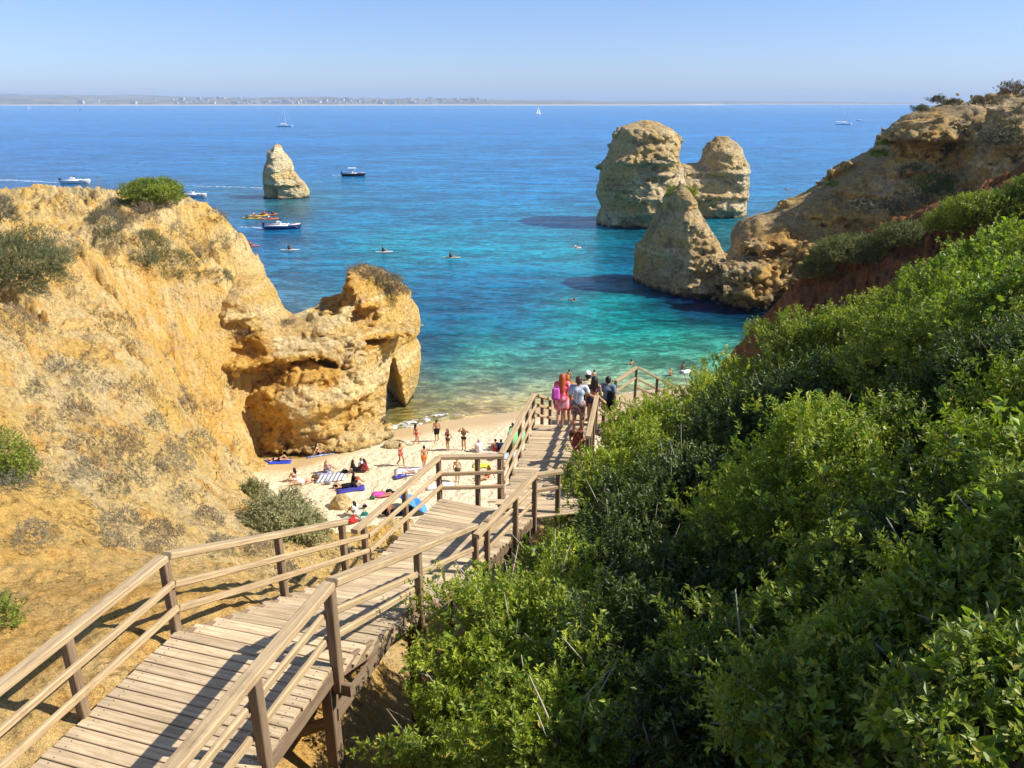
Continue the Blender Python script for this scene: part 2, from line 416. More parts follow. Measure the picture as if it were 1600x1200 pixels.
def build_ground_points():
    P = []
    def a(px, py, D): P.append(PD(px, py, D))
    def e(x, y, z): P.append(np.array([x, y, z], float))
    for q in [(-4.9, 4, 18.86), (-4.55, 5.6, 18.84), (-4.2, 7.2, 18.80), (-3.75, 8.6, 18.4), (-3.55, 9.4, 17.9), (-3.3, 10.6, 16.9), (-2.95, 12.2, 15.9), (-3, 14, 15.0), (-2, 16.5, 11.5), (0, 17, 11.5),
              (-1.4, 6.2, 16.4), (-2.6, 4.5, 17.3), (-2.5, 7.2, 17.3), (-.3, 8.5, 15.2), (-1.5, 10.5, 15), (-.5, 13, 14), (1.2, 18, 13.0), (.6, 20, 13.2), (1.5, 22.5, 12.4), (1.4, 25, 10.5), (4, 27, 10), (0, 30, 4), (5, 33, 5), (-5, 33, 2.2), (8, 38, 3),
              (-9, 3, 19.4), (-14, 6, 19), (-22, 2, 19.6), (-40, 0, 20), (-60, 20, 19), (0, 0, 23.2), (0, -8, 24.5), (-6, -4, 21), (8, -5, 25), (25, 0, 25), (25, 20, 23.5), (45, 20, 24), (60, 40, 24),
              (-60, 60, 18), (-45, 70, 17), (-35, 66, 17.6), (-100, 70, 17), (-100, 0, 20), (-15.9, 38.5, 5.5), (-17.0, 42, 2.5), (-18.2, 45, 2.5), (-19, 48, 2.5), (-14, 40, 0), (-15, 44.5, -2), (-13, 47, -3), (-15, 50, -3), (-17.5, 51, -2), (-19, 53.5, 0), (-12, 40.5, -1.5), (-10, 38, -1), (-8, 35.5, -.5), (-17, 47, -1), (-20, 57, 8), (0, 45, -2), (0, 60, -3), (10, 60, -3), (-9, 48, -2), (14, 50, 1), (-5, 42, -1), (16, 62, -2)]: e(*q)
    for q in [(0, 1000, 6.3), (60, 900, 6.9), (150, 900, 7.4), (0, 800, 7.2), (0, 700, 7.6), (0, 620, 7.7), (0, 560, 8.0), (90, 575, 8.9), (190, 575, 10), (250, 610, 12), (285, 640, 13.6), (322, 668, 16.2), (350, 692, 18.6),
              (200, 700, 9.5), (280, 720, 12.0), (100, 760, 8.2), (200, 820, 8.8), (300, 800, 11), (330, 770, 14.5), (380, 850, 11.5), (420, 800, 17), (350, 900, 9.2), (430, 890, 10.5), (500, 900, 12),
              (362, 738, 22.6), (422, 812, 21.8), (500, 850, 18.5), (540, 880, 14), (600, 860, 16), (650, 820, 19),
              (290, 600, 16.6), (300, 645, 19.5), (260, 560, 14.2), (200, 530, 12), (120, 520, 10.4), (60, 520, 9.4), (250, 450, 11.6), (180, 440, 10), (100, 430, 9.0), (0, 450, 8.6),
              (0, 340, 7.2), (0, 300, 6.4), (60, 290, 6.2), (120, 305, 6.9), (180, 322, 7.3), (250, 320, 7.2), (300, 325, 7.5), (350, 333, 8.0), (100, 350, 7.6), (200, 370, 8.6), (300, 390, 9.9), (340, 380, 9.6), (380, 400, 11.0), (400, 440, 12.6), (330, 440, 12.6), (425, 470, 14.4), (372, 350, 9.2)]: a(*q)
    # red bank at the far right and the ground beneath the shrubs
    for q in [(1165, 535, 14.5), (1200, 500, 12.5), (1250, 440, 10.2), (1300, 420, 9.2), (1350, 375, 8.0), (1420, 350, 6.9), (1450, 345, 6.6), (1500, 320, 5.6), (1560, 290, 4.6), (1640, 262, 3.4), (1230, 520, 13.8), (1330, 440, 9.6), (1450, 390, 7.4)]: a(*q)
    for (px, py, D, r), p in zip(SHRUBS, SPOS):
        P.append(p-np.array([0, 0, r*.95]))
    return np.array(P)
GP = build_ground_points()
ground_ev0 = rbf_fit(GP[:, :2], GP[:, 2], smooth=.25, soft=1.3)
COAST_L = [(-200, -60), (-200, 84), (-60, 78), (-38, 76), (-28, 71), (-21.3, 65), (-17.2, 60.5), (-16, 54), (-11, 50), (-4, 50), (16, 56), (19.5, 53), (23, 55), (30, 60), (60, 66), (200, 70), (200, -60)]
def ground_z(X, Y, detail=True):
    z = ground_ev0(np.stack([X, Y], 1))
    z = np.maximum(z, -4)
    d = polysdf(COAST_L, X, Y)
    n = fbm(X, Y, z*0, .3, 3)
    z = np.minimum(z, -1.5+6.5*(d+n*1.0)+0*z)
    if detail:
        R = np.hypot(X, Y)
        slope = np.clip((24-z)/10, 0, 1)
        far = np.clip((R-9)/25, 0, 1)
        # erosion rills: ridges that run down the far face, rounded lumps elsewhere
        face = np.exp(-((X+21.5)/4.5)**2-((Y-48)/6.5)**2)
        q = X*.55+Y*.83; p_ = X*.83-Y*.55
        hill = np.clip((-X-9)/6, 0, 1)*np.clip((Y-26)/10, 0, 1)
        q = q+.6*fbm(X, Y, z*0, .25, 2)
        z = z - face*2.3*np.clip(1-3.2*np.abs(fbm(q, p_*.10, z*0, .5, 2)), 0, 1)**1.3 + face*.6
        s_ = z/1.7+.8*fbm(X, Y, z*0, .16, 3)+40; s_ = s_-np.floor(s_); ss = np.clip(s_/.28, 0, 1); ss = ss*ss*(3-2*ss)
        z = z + hill*.85*(ss-s_)*np.clip(.6+2*fbm(X+70, Y, z*0, .12, 2), .1, 1.2)
        z = z - .4*hill*np.clip((Y-50)/6, 0, 1)
        z = z - hill*.95*np.clip(1-2.2*np.abs(fbm(q, p_*.14+9, z*0, .33, 3)), 0, 1)**1.5
        z = z + (.15+1.0*far)*fbm(X, Y, z*.3, .20, 3)*np.where(R > 9, 1, .4)
        z = z + (.12+.42*far)*fbm(X, Y, z*.5, .95, 5, ridge=True)
        z = z + (.05+.20*far)*fbm(X, Y, z, 3.0, 4, ridge=True)-(.05+.10*far)*np.clip(fbm(X+40, Y, z, 2.1, 3)-.1, 0, 1)
        st = fbm(X*.1, Y*.1, z*.9, 1, 2); z = z+far*.25*np.sign(st)*np.abs(st)**.5
    return z
def make_ground():
    th = np.radians(np.concatenate([np.linspace(-95, -45, 90)[:-1], np.linspace(-45, 45, 760), np.linspace(45, 110, 110)[1:]]))
    r = np.exp(np.linspace(math.log(1.5), math.log(130), 620))
    T, R = np.meshgrid(th, r, indexing='ij'); X = (R*np.sin(T)).ravel(); Y = (R*np.cos(T)).ravel()
    z = ground_z(X, Y)
    V = np.stack([X, Y, z], 1)
    n, m = T.shape; I = np.arange(n*m).reshape(n, m)
    Q = np.stack([I[:-1, :-1], I[:-1, 1:], I[1:, 1:], I[1:, :-1]], 2).reshape(-1, 4)[:, ::-1]
    Q = Q[(z[Q] > -1.6).any(1)]
    use = np.zeros(len(V), bool); use[Q] = True; mp = np.cumsum(use)-1
    me = mesh_np('hillside', V[use], mp[Q])
    b = NB('hillside_earth'); o = b.coord(); x, y, z_ = b.sep(o)
    big = b.noise(o, .16, 5, .6, .6); med = b.noise(o, .7, 6, .68, .4); fine = b.noise(o, 4.5, 6, .72)
    c = b.mix(b.ramp(big, [(.42, 0), (.58, 1)]), (.72, .475, .145), (.75, .56, .26))
    c = b.mix(b.ramp(med, [(.52, 0), (.63, .75)]), c, (.68, .36, .075))
    c = b.mix(b.ramp(b.noise(o, .42, 7, .75, .5), [(.55, 0), (.66, .6)]), c, (.50, .40, .26))
    st = b.noise(b.map(o, (.06, .06, 1.1)), 1, 5, .6, .3)
    c = b.mix(b.ramp(st, [(.56, 0), (.64, .6)]), c, (.62, .50, .30))
    ck = b.N('ShaderNodeTexVoronoi', feature='DISTANCE_TO_EDGE'); dn = b.N('ShaderNodeVectorMath', operation='ADD'); b.set(dn.inputs[0], b.map(o, (.5, .5, .35))); b.set(dn.inputs[1], b.noise(o, .9, 4, .7, out='Color')); b.l.new(dn.outputs[0], ck.inputs['Vector']); ck.inputs['Scale'].default_value = 1.5
    crk = b.math('MULTIPLY', b.ramp(ck.outputs['Distance'], [(.0, 1), (.035, 0)]), b.ramp(b.noise(o, .5, 3), [(.5, 0), (.6, 1)]))
    c = b.mix(b.math('MULTIPLY', crk, .75), c, (.20, .12, .05))
    fx = b.math('SUBTRACT', 1.0, b.math('MULTIPLY', b.math('ABSOLUTE', b.math('ADD', x, 21)), .16)); fy = b.math('SUBTRACT', 1.0, b.math('MULTIPLY', b.math('ABSOLUTE', b.math('SUBTRACT', y, 47)), .11))
    fm = b.math('MULTIPLY', b.math('MAXIMUM', b.math('MINIMUM', fx, fy), 0.0), b.ramp(b.noise(b.map(o, (.9, .9, .15)), 1, 5, .7), [(.42, 0), (.60, 1.7)]), True)
    c = b.mix(fm, c, (.68, .40, .10))
    nr_ = b.math('MULTIPLY', b.ramp(b.math('MULTIPLY', y, .05), [(.45, 1), (.75, 0)]), b.ramp(b.noise(o, .45, 5, .7), [(.38, .15), (.56, .9)]))
    c = b.mix(nr_, c, b.mix(b.ramp(med, [(.42, 0), (.6, 1)]), (.66, .36, .085), (.70, .46, .17)))
    c = b.mix(1, c, b.ramp(b.noise(o, 48, 4, .8), [(.35, .7), (.5, 1), (.66, 1.2)]), 'MULTIPLY')
    # the bank on the right is red earth, the ground under the shrubs brown soil
    right = b.ramp(b.math('MULTIPLY', b.math('ADD', x, b.math('MULTIPLY', med, 3)), .05), [(.22, 0), (.42, 1)])
    c = b.mix(right, c, b.mix(b.ramp(med, [(.4, 0), (.6, 1)]), (.30, .115, .04), (.24, .12, .055)))
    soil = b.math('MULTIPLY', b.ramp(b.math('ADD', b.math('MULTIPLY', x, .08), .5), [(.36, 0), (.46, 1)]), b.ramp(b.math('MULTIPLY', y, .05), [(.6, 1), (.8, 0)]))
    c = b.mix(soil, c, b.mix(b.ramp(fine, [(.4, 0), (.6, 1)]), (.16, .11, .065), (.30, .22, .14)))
    c = b.mix(1, c, b.ramp(fine, [(.32, .5), (.46, 1), (.68, 1.22)]), 'MULTIPLY')
    c = b.mix(1, c, b.ramp(b.noise(o, 14, 6, .8), [(.33, .6), (.47, 1), (.68, 1.18)]), 'MULTIPLY')
    h = b.math('SUBTRACT', b.math('ADD', med, b.math('MULTIPLY', fine, .55)), b.math('MULTIPLY', crk, .4))
    n1 = b.bump(h, .95, .6); n2 = b.bump(b.noise(o, 14, 6, .8), .8, .07, n1)
    b.fin(c, .95, n2, .1)
    link('hillside', me, b.m, kind='structure')
make_ground()

# ================================================================ beach
WL = [(-16, 52), (-11.5, 56.5), (-7, 58.8), (-2.5, 60.3), (4, 63), (10, 65.5), (18, 68.5), (30, 71)]   # waterline
def beach_z(X, Y):
    w = np.interp(X, [p[0] for p in WL], [p[1] for p in WL])
    d = w-Y
    z = np.where(d < 0, d*.09, .11*d-.0022*d*d)
    z = np.where(d > 22, .11*22-.0022*484+(d-22)*.02, z)
    return z
def on_beach(px, py):
    z = 1.0
    for _ in range(20):
        p = PZ(px, py, z); z = float(beach_z(p[0], p[1]))
    return PZ(px, py, z)
def make_beach():
    x = np.linspace(-26, 34, 420); y = np.linspace(26, 74, 380)
    X, Y = np.meshgrid(x, y, indexing='ij'); Xf = X.ravel(); Yf = Y.ravel(); z = beach_z(Xf, Yf)
    dry = np.clip((z-.35)/.6, 0, 1)
    z = z+dry*(.08*fbm(Xf, Yf, z*0, .9, 3)+.20*np.minimum(fbm(Xf, Yf, z*0, 2.0, 3)+.02, 0)+.05*fbm(Xf, Yf, z*0, .3, 2))
    V = np.stack([Xf, Yf, z], 1); n, m = X.shape; I = np.arange(n*m).reshape(n, m)
    Q = np.stack([I[:-1, :-1], I[1:, :-1], I[1:, 1:], I[:-1, 1:]], 2).reshape(-1, 4)
    me = mesh_np('beach', V, Q)
    b = NB('sand'); o = b.coord(); z_ = b.sep(o)[2]
    f = b.noise(o, 2.6, 5, .7); ff = b.noise(o, 30, 4, .7)
    c = b.mix(b.ramp(f, [(.35, 0), (.65, 1)]), (.70, .56, .36), (.80, .68, .48))
    wet = b.ramp(b.math('ADD', z_, b.math('MULTIPLY', b.noise(o, .35, 3), .35)), [(.42, 1), (.62, 0)])
    c = b.mix(wet, c, (.52, .38, .20))
    c = b.mix(1, c, b.ramp(ff, [(.3, .82), (.6, 1.06)]), 'MULTIPLY')
    pits = b.noise(o, 1.9, 5, .6)
    n1 = b.bump(pits, 1.0, .32); n2 = b.bump(ff, .4, .02, n1)
    mm = b.N('ShaderNodeMix', data_type='FLOAT'); b.set(mm.inputs[0], wet); mm.inputs[2].default_value = .95; mm.inputs[3].default_value = .45
    b.fin(c, mm.outputs[0], None, .2)
    mv = b.N('ShaderNodeMix', data_type='VECTOR'); b.set(mv.inputs[0], wet); b.l.new(n2, mv.inputs[4]); b.l.new(b.N('ShaderNodeNewGeometry').outputs['Normal'], mv.inputs[5])
    b.l.new(mv.outputs[1], b.b.inputs['Normal'])
    link('beach', me, b.m, kind='structure')
make_beach()

# ================================================================ rocks
CREAM = (.66, .50, .22); OCHRE = (.58, .31, .065); DEEP = (.42, .19, .035); GREY = (.30, .25, .18)
M_ARCH = rock_mat('golden_limestone', (.86, .68, .34), (.78, .48, .12), (.60, .30, .055), (.55, .44, .30), 1.0, .35)
M_STACK = rock_mat('banded_limestone', (.88, .74, .45), (.76, .52, .20), (.20, .13, .07), (.27, .21, .14), .5, .5, fine=1.2)
M_DARK = rock_mat('weathered_limestone', (.74, .58, .32), (.68, .45, .15), (.2, .12, .055), (.22, .18, .13), .7, .65, topgrey=.6)
M_HEAD = rock_mat('headland_limestone', (.82, .62, .32), (.80, .50, .14), (.34, .19, .07), (.33, .27, .18), .45, .5, topgrey=.7, tilt=(0, .12, 0), fine=1.3)

def band_eval(f, X, Y, Z, band, fn):
    m = np.abs(f) < band
    f = f.copy(); f[m] += fn(X[m], Y[m], Z[m]); return f
def rock(name, outlines, yc, T, R, h, mat, amp=1.0, ns=.35, led=.5, ls=.8, zb=-2.0, extra=None, feather=1.0, front=0.0, parent=None, skip=None, seed=0):
    """outlines: list of px outlines; each gives a body that swells from its outline to half thickness T over a width R"""
    worlds = []
    for ol in outlines:
        W = [PC(px, py, yc) for px, py in ol]
        worlds.append([(p[0], p[2]) for p in W])
    allp = np.array([q for w_ in worlds for q in w_])
    x0, x1 = allp[:, 0].min()-1.5, allp[:, 0].max()+1.5; z1 = allp[:, 1].max()+1.5
    xs = np.arange(x0, x1, h, dtype=np.float32); zs = np.arange(zb, z1, h, dtype=np.float32)
    yl = np.array([yc(x) for x in xs])
    ys = np.arange(yl.min()-T-2.5-front, yl.max()+T+2.5, h, dtype=np.float32)
    X2, Z2 = np.meshgrid(xs, zs, indexing='ij')
    d = np.full(X2.shape, -1e9)
    for w_ in worlds: d = np.maximum(d, polysdf(w_, X2, Z2))
    u = np.clip(d/R, 0, 1); t = T*np.sqrt(np.maximum(1-(1-u)**2, 0))
    Yc = np.array([yc(x) for x in xs])[:, None]
    Yr = ys[None, :, None]-Yc[:, :, None]
    ad = np.abs(Yr+np.where(Yr < 0, front*0, 0))
    ff = np.where(d[:, None, :] > 0, ad-t[:, None, :], np.sqrt(ad**2+d[:, None, :]**2))
    X = np.broadcast_to(xs[:, None, None], ff.shape); Y = np.broadcast_to(ys[None, :, None], ff.shape); Z = np.broadcast_to(zs[None, None, :], ff.shape)
    ff = ff.astype(np.float32)
    if extra: ff = extra(ff, X, Y, Z)
    def dis(x, y, z):
        s = seed*17.3
        r = amp*.9*fbm(x+s, y, z, ns, 5)
        r = r+amp*.55*fbm(x, y+s, z*1.5, ns*3.1, 5, ridge=True)
        pn = fbm(x+31, y-s, z*1.3, ns*5.5, 3); r = r+amp*.9*np.clip(pn-.12, 0, .35)
        q = z+.5*vnoise(x*.2+s, y*.2, z*0)
        l = vnoise(x*.06, y*.06+s, q*ls)+.5*vnoise(x*.1+9, y*.1, q*ls*2.3)
        return r+led*np.sign(l)*np.abs(l)**.6
    ff = band_eval(ff, X, Y, Z, amp*1.3+led+.4, dis)
    if skip is not None: ff = skip(ff, X, Y, Z)
    V, Q = surface_nets(ff, (xs[0], ys[0], zs[0]), h)
    me = mesh_np(name, V, Q)
    fr = np.zeros(len(V))
    for c, r_ in FRESH:
        q = np.sqrt((((V-np.array(c))/(np.array(r_)+.35))**2).sum(1)); q = q+.25*fbm(V[:, 0], V[:, 1], V[:, 2], .8, 3)
        fr = np.maximum(fr, np.clip((1.22-q)/.3, 0, 1))
    FRESH.clear()
    a = me.attributes.new('fresh', 'FLOAT', 'POINT'); a.data.foreach_set('value', fr.astype(np.float32))
    return link(name, me, mat, parent)

FRESH = []
def ell(ff, X, Y, Z, c, r, sub=False, k=1.0):
    if sub: FRESH.append((c, r))
    m_ = 3.0; A = (X[:, 0, 0], Y[0, :, 0], Z[0, 0, :])
    sl = tuple(slice(*np.searchsorted(A[i], (c[i]-r[i]-m_, c[i]+r[i]+m_))) for i in range(3))
    q = np.sqrt(((X[sl]-c[0])/r[0])**2+((Y[sl]-c[1])/r[1])**2+((Z[sl]-c[2])/r[2])**2)
    e = (q-1)*min(r)*k
    ff[sl] = np.maximum(ff[sl], -e) if sub else np.minimum(ff[sl], e)
    return ff

# --- the golden promontory with the sea arch
def yc_arch(x): return float(np.interp(x, [-30, -22, -18, -14, -11, -8], [60, 58.5, 57.5, 59, 62.5, 66]))
ARCH = [(286, 560), (296, 500), (312, 462), (340, 436), (375, 424), (402, 430), (420, 455), (436, 482), (452, 494), (484, 482), (486, 456), (498, 453), (504, 466), (520, 458), (536, 440), (545, 421), (568, 414), (598, 426), (622, 440), (638, 462), (654, 484), (657, 505), (656, 520), (650, 527), (657, 545), (656, 580), (648, 610), (640, 640), (636, 690), (600, 700), (580, 712), (540, 716), (440, 716), (340, 716), (286, 660)]
def arch_feat(ff, X, Y, Z):
    def at(px, py, dy=0): p = PC(px, py, lambda x: yc_arch(x)-4.5+dy); return p
    # big cave at the left, long recess, bowl, mouth crack
    p = at(378, 640, .2); ff = ell(ff, X, Y, Z, p, (3.6, 4.6, 3.0), True)
    p = at(345, 640, .5); ff = ell(ff, X, Y, Z, p, (2.6, 4.0, 2.8), True)
    p = at(420, 585, -.2); ff = ell(ff, X, Y, Z, p, (2.6, 1.3, .8), True)
    p = at(478, 574, -.2); ff = ell(ff, X, Y, Z, p, (2.2, 1.0, .55), True)
    p = at(505, 582, .2); ff = ell(ff, X, Y, Z, p, (1.1, 1.4, 1.0), True)
    p = at(600, 531, -.3); ff = ell(ff, X, Y, Z, p, (2.4, 1.7, .28), True, 2.5)
    p = at(596, 492, -.9); ff = ell(ff, X, Y, Z, p, (2.4, 1.2, .8), True)
    p = at(610, 515, .6); ff = ell(ff, X, Y, Z, p, (2.4, 2.0, .55))
    p = at(518, 462, 4.2); ff = ell(ff, X, Y, Z, p+np.array([0, 0, .3]), (1.7, 2.2, 1.5), True)
    p = at(372, 548, -.4); ff = ell(ff, X, Y, Z, p, (1.8, 1.6, 1.5), True)
    # the boulder foot in front
    p = at(505, 680, 1.0); ff = ell(ff, X, Y, Z, p, (5.4, 3.0, 2.2))
    p = at(450, 680, 1.0); ff = ell(ff, X, Y, Z, p, (2.6, 2.4, 1.8))
    p = at(560, 630, -.2); ff = ell(ff, X, Y, Z, p, (1.6, 2.2, 5.0))
    p = at(480, 640, .9); ff = ell(ff, X, Y, Z, p, (4.6, 2.6, 4.0))
    # deep crack
    p = at(432, 640, -1.6)
    crack = np.abs(X-(p[0]+.35*np.sin(Z*.9)))-.10-.04*np.maximum(Z, 0)*.3
    m = (Z < 8) & (Y < p[1]+1.5); ff = np.where(m, np.maximum(ff, -np.maximum(crack, 0*crack-.3)), ff)
    return ff
def arch_hole(ff, X, Y, Z):
    W = [PC(a, b, yc_arch) for a, b in [(576, 665), (580, 620), (584, 590), (593, 568), (608, 548), (620, 566), (633, 598), (640, 614), (641, 650), (641, 700), (576, 700)]]
    ax = .55
    Xs = X+(Y-(62.0))*ax
    xs = np.unique(X[:, 0, 0]); zs = Z[0, 0, :]
    m = (X > -16) & (X < -4) & (Z < 7)
    s = np.full(ff.shape, -5.0); P = [(w_[0], w_[2]) for w_ in W]
    s[m] = polysdf(P, Xs[m], Z[m])+.35*fbm(X[m], Y[m], Z[m], .6, 3)
    return np.maximum(ff, s)
r = rock('sea_arch', [ARCH], yc_arch, 5.2, 4.5, .12, M_ARCH, amp=.66, ns=.40, led=.34, ls=.7, zb=-1.5, extra=arch_feat, skip=arch_hole)
tag(r, 'golden limestone promontory with a pointed sea arch and a brown cave, rising beside the sand', 'rock formation')

# --- far sea stacks
S1 = [(411, 330), (413, 300), (412, 270), (416, 250), (419, 236), (427, 230), (431, 224), (438, 226), (442, 236), (450, 244), (457, 251), (459, 268), (470, 279), (480, 289), (484, 300), (481, 330)]
r = rock('sea_stack', [S1], lambda x: 222.0, 5.6, 5.0, .24, M_STACK, amp=1.1, ns=.16, led=.8, ls=.42, zb=-1.5, seed=3)
tag(r, 'small lone sea stack tapering to a knob, standing in open water far from the cliffs', 'sea stack')
S2 = [(933, 370), (931, 340), (938, 322), (930, 303), (934, 284), (943, 252), (955, 226), (972, 198), (990, 190), (1008, 186), (1030, 190), (1048, 200), (1061, 222), (1060, 245), (1068, 262), (1074, 300), (1076, 370)]
S2b = [(1020, 370), (1025, 256), (1075, 256), (1092, 254), (1101, 240), (1104, 222), (1118, 213), (1138, 212), (1153, 221), (1160, 244), (1169, 257), (1170, 290), (1166, 320), (1168, 370)]
S2c = [(1015, 392), (1018, 345), (960, 330), (955, 392)]
r = rock('sea_stack', [S2], lambda x: 172.0, 9.5, 7.0, .24, M_STACK, amp=2.1, ns=.16, led=1.5, ls=.42, zb=-1.5, seed=5)
tag(r, 'tall broad banded sea stack, the highest rock in the bay, with a rounded rubbly top', 'sea stack')
r = rock('sea_stack', [S2b], lambda x: 185.0, 6.5, 5.0, .24, M_STACK, amp=1.5, ns=.17, led=1.4, ls=.42, zb=-1.5, seed=8)
tag(r, 'lower blunt sea stack joined to the right side of the tallest one by a saddle', 'sea stack')

# --- pyramid at the tip of the headland
PYR = [(985, 470), (990, 425), (992, 392), (1002, 374), (1018, 345), (1032, 315), (1046, 296), (1062, 290), (1076, 296), (1090, 318), (1108, 350), (1124, 382), (1134, 408), (1142, 440), (1150, 500), (990, 500)]
def yc_pyr(x): return float(np.interp(x, [16, 24, 32], [116, 109, 106]))
r = rock('pointed_rock', [PYR], yc_pyr, 7.0, 6.5, .17, M_DARK, amp=1.5, ns=.26, led=.9, ls=.55, zb=-1.5, seed=2)
tag(r, 'pyramid-shaped rock with a green tuft on its peak at the tip of the dark headland', 'rock formation')

# --- headland
HEAD = [(1095, 520), (1100, 470), (1112, 430), (1133, 408), (1146, 392), (1150, 375), (1166, 352), (1180, 340), (1215, 330), (1250, 308), (1290, 289), (1330, 262), (1362, 242), (1378, 226), (1396, 204), (1412, 190), (1428, 178), (1446, 171), (1466, 166), (1490, 160), (1520, 162), (1556, 160), (1590, 152), (1625, 140), (1680, 132), (1690, 560), (1095, 560)]
def yc_head(x): return float(np.interp(x, [24, 34, 50, 64, 80], [107, 113, 117, 113, 107]))
def head_feat(ff, X, Y, Z):
    def at(px, py, dy=0): return PC(px, py, lambda x: yc_head(x)-12+dy)
    p = at(1448, 232, 5); ff = ell(ff, X, Y, Z, p, (5.2, 6.5, 4.4))
    p = at(1440, 240, 0); FRESH.append((p, (5.5, 4.0, 1.6)))
    p = at(1240, 370, 0); FRESH.append((p, (4, 6, 1.2)))
    p = at(1330, 350, 0); FRESH.append((p, (5, 6, .8)))
    p = at(1180, 440, 0); FRESH.append((p, (4, 5, 1.0)))
    p = at(1200, 400, 1); ff = ell(ff, X, Y, Z, p, (4.2, 4, 3.0))
    p = at(1150, 450, 0); ff = ell(ff, X, Y, Z, p, (5, 4.5, 3.4))
    p = at(1185, 455, -.6); ff = ell(ff, X, Y, Z, p, (7, 4, 2.6))
    p = at(1250, 400, -2.2); ff = ell(ff, X, Y, Z, p, (6, 2.0, .6), True)
    p = at(1230, 425, -2.8); ff = ell(ff, X, Y, Z, p, (7, 2.0, .5), True)
    p = at(1600, 250, -3); ff = ell(ff, X, Y, Z, p, (6.5, 9, 7.5))
    return ff
r = rock('headland', [HEAD], yc_head, 17.0, 15.0, .28, M_HEAD, amp=2.5, ns=.23, led=1.1, ls=.42, zb=-1.5, extra=head_feat, seed=4)
r['kind'] = 'structure'

# small rocks on the beach
def boulder(px, py, rad, label, mat, flat=.7, cat='rock', seed=1):
    p = on_beach(px, py); h = rad/9
    g = np.arange(-rad*1.5, rad*1.5, h); X, Y, Z = np.meshgrid(g, g, g, indexing='ij')
    ff = np.sqrt(X**2+Y**2+(Z/flat)**2)-rad+rad*.45*fbm(X+seed*9, Y, Z, .9/rad, 4)
    V, Q = surface_nets(ff, (g[0],)*3, h)
    o = link('boulder', mesh_np('boulder', V, Q), mat); o.location = (p[0], p[1], p[2]+rad*.15); return tag(o, label, cat)
M_BOUL = rock_mat('beach_rock', (.76, .62, .34), (.66, .42, .12), (.45, .25, .08), (.5, .4, .26), 1.4, .3, waterline=False, speck=.6)
boulder(533, 790, .58, 'tan boulder with a hollow side standing on the sand near the green shrub', M_BOUL, 1.0, seed=3)
boulder(618, 697, .75, 'low flat rock poking out of the sand beside the two walkers', M_BOUL, .4, seed=5)
boulder(606, 699, .35, 'small stone at the left end of the low flat rock', M_BOUL, .5, seed=6)
# ================================================================ boardwalk
W_DECK = wood_mat('deck_board', (.40, .295, .175), (.62, .485, .31))
W_RAIL = wood_mat('rail_wood', (.31, .22, .12), (.50, .375, .22))
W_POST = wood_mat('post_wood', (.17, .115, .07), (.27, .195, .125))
W_DARK = wood_mat('frame_wood', (.16, .11, .07), (.24, .17, .11))
bw = thing('boardwalk', 'long weathered wooden boardwalk stairway with plank decks and three-rail railings running down to the beach', 'boardwalk')
NAILS = MB()
def v3(x, y, z): return np.array([x, y, z], float)
def deck(name, L0, R0, L1, R1, z0, z1, mode='flat', steps=0, per=2, ragged=0.0, thick=.04, gap=.014):
    """planks laid across from the left edge L0-L1 to the right edge R0-R1"""
    L0, R0, L1, R1 = [np.array(q, float) for q in (L0, R0, L1, R1)]
    run = np.linalg.norm((L1+R1)/2-(L0+R0)/2)
    mb = MB()
    def plank(t0, t1, z, zt=None):
        a0 = L0+(L1-L0)*t0; a1 = L0+(L1-L0)*t1; b0 = R0+(R1-R0)*t0; b1 = R0+(R1-R0)*t1
        la = (a0+a1)/2; rb = (b0+b1)/2; d = rb-la; d /= np.linalg.norm(d)
        e0 = random.uniform(-.012, .012); e1 = random.uniform(-.02, .02)+(random.uniform(0, ragged) if ragged else 0)
        w_ = abs(((a1-a0)+(b1-b0))@np.array([-d[1], d[0]]))/2-gap
        za = z+random.uniform(-.003, .003); zb_ = (z if zt is None else zt)+random.uniform(-.003, .003)
        mb.beam(v3(*(la-d*(.03+e0)), za-thick/2), v3(*(rb+d*(.03+e1)), zb_-thick/2), w_, thick, ch=.006, seg=1)
        pd = np.array([-d[1], d[0]])
        for c_, zc in ((la+d*.10, za), (rb-d*.10, zb_)):
            for s_ in (-1, 1):
                e_ = c_+pd*s_*w_*.28; NAILS.beam(v3(*(e_-d*.006), zc+.001), v3(*(e_+d*.006), zc+.001), .012, .004, ch=.001)
    if mode == 'flat':
        n = int(round(run/.145))
        for i in range(n):
            t = (i+.5)/n; plank(i/n, (i+1)/n, z0+(z1-z0)*t)
    else:
        for s in range(steps):
            z = z0+(z1-z0)*(s+1)/(steps+0.0)
            for k in range(per): plank((s+k/per)/steps-(.02/steps if k == 0 else 0), (s+(k+1)/per)/steps, z)
    mb.build(name, W_DECK, bw)
    if len(NAILS.v): pass
def stringers(pts_l, pts_r):
    for P in (pts_l, pts_r):
        mb = MB()
        for a, b in zip(P[:-1], P[1:]): mb.beam(np.array(a)-(0, 0, .15), np.array(b)-(0, 0, .15), .06, .20)
        mb.build('stringer', W_DARK, bw)
RH = 1.0
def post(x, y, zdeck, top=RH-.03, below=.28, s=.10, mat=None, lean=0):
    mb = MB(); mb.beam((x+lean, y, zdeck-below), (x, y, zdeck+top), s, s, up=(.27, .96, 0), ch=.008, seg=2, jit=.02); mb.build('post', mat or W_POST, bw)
def handrail(pts, side=0, w=.14, h=.085):
    mb = MB()
    for a, b in zip(pts[:-1], pts[1:]): mb.beam(a, b, w, h, ch=.014, seg=6, jit=.035, sag=.006)
    mb.build('handrail', W_RAIL, bw)
def midrail(pts, w=.06, h=.092):
    mb = MB()
    for a, b in zip(pts[:-1], pts[1:]): mb.beam(a, b, w, h, ch=.016, seg=5, jit=.05, sag=.008)
    mb.build('rail', W_RAIL, bw)
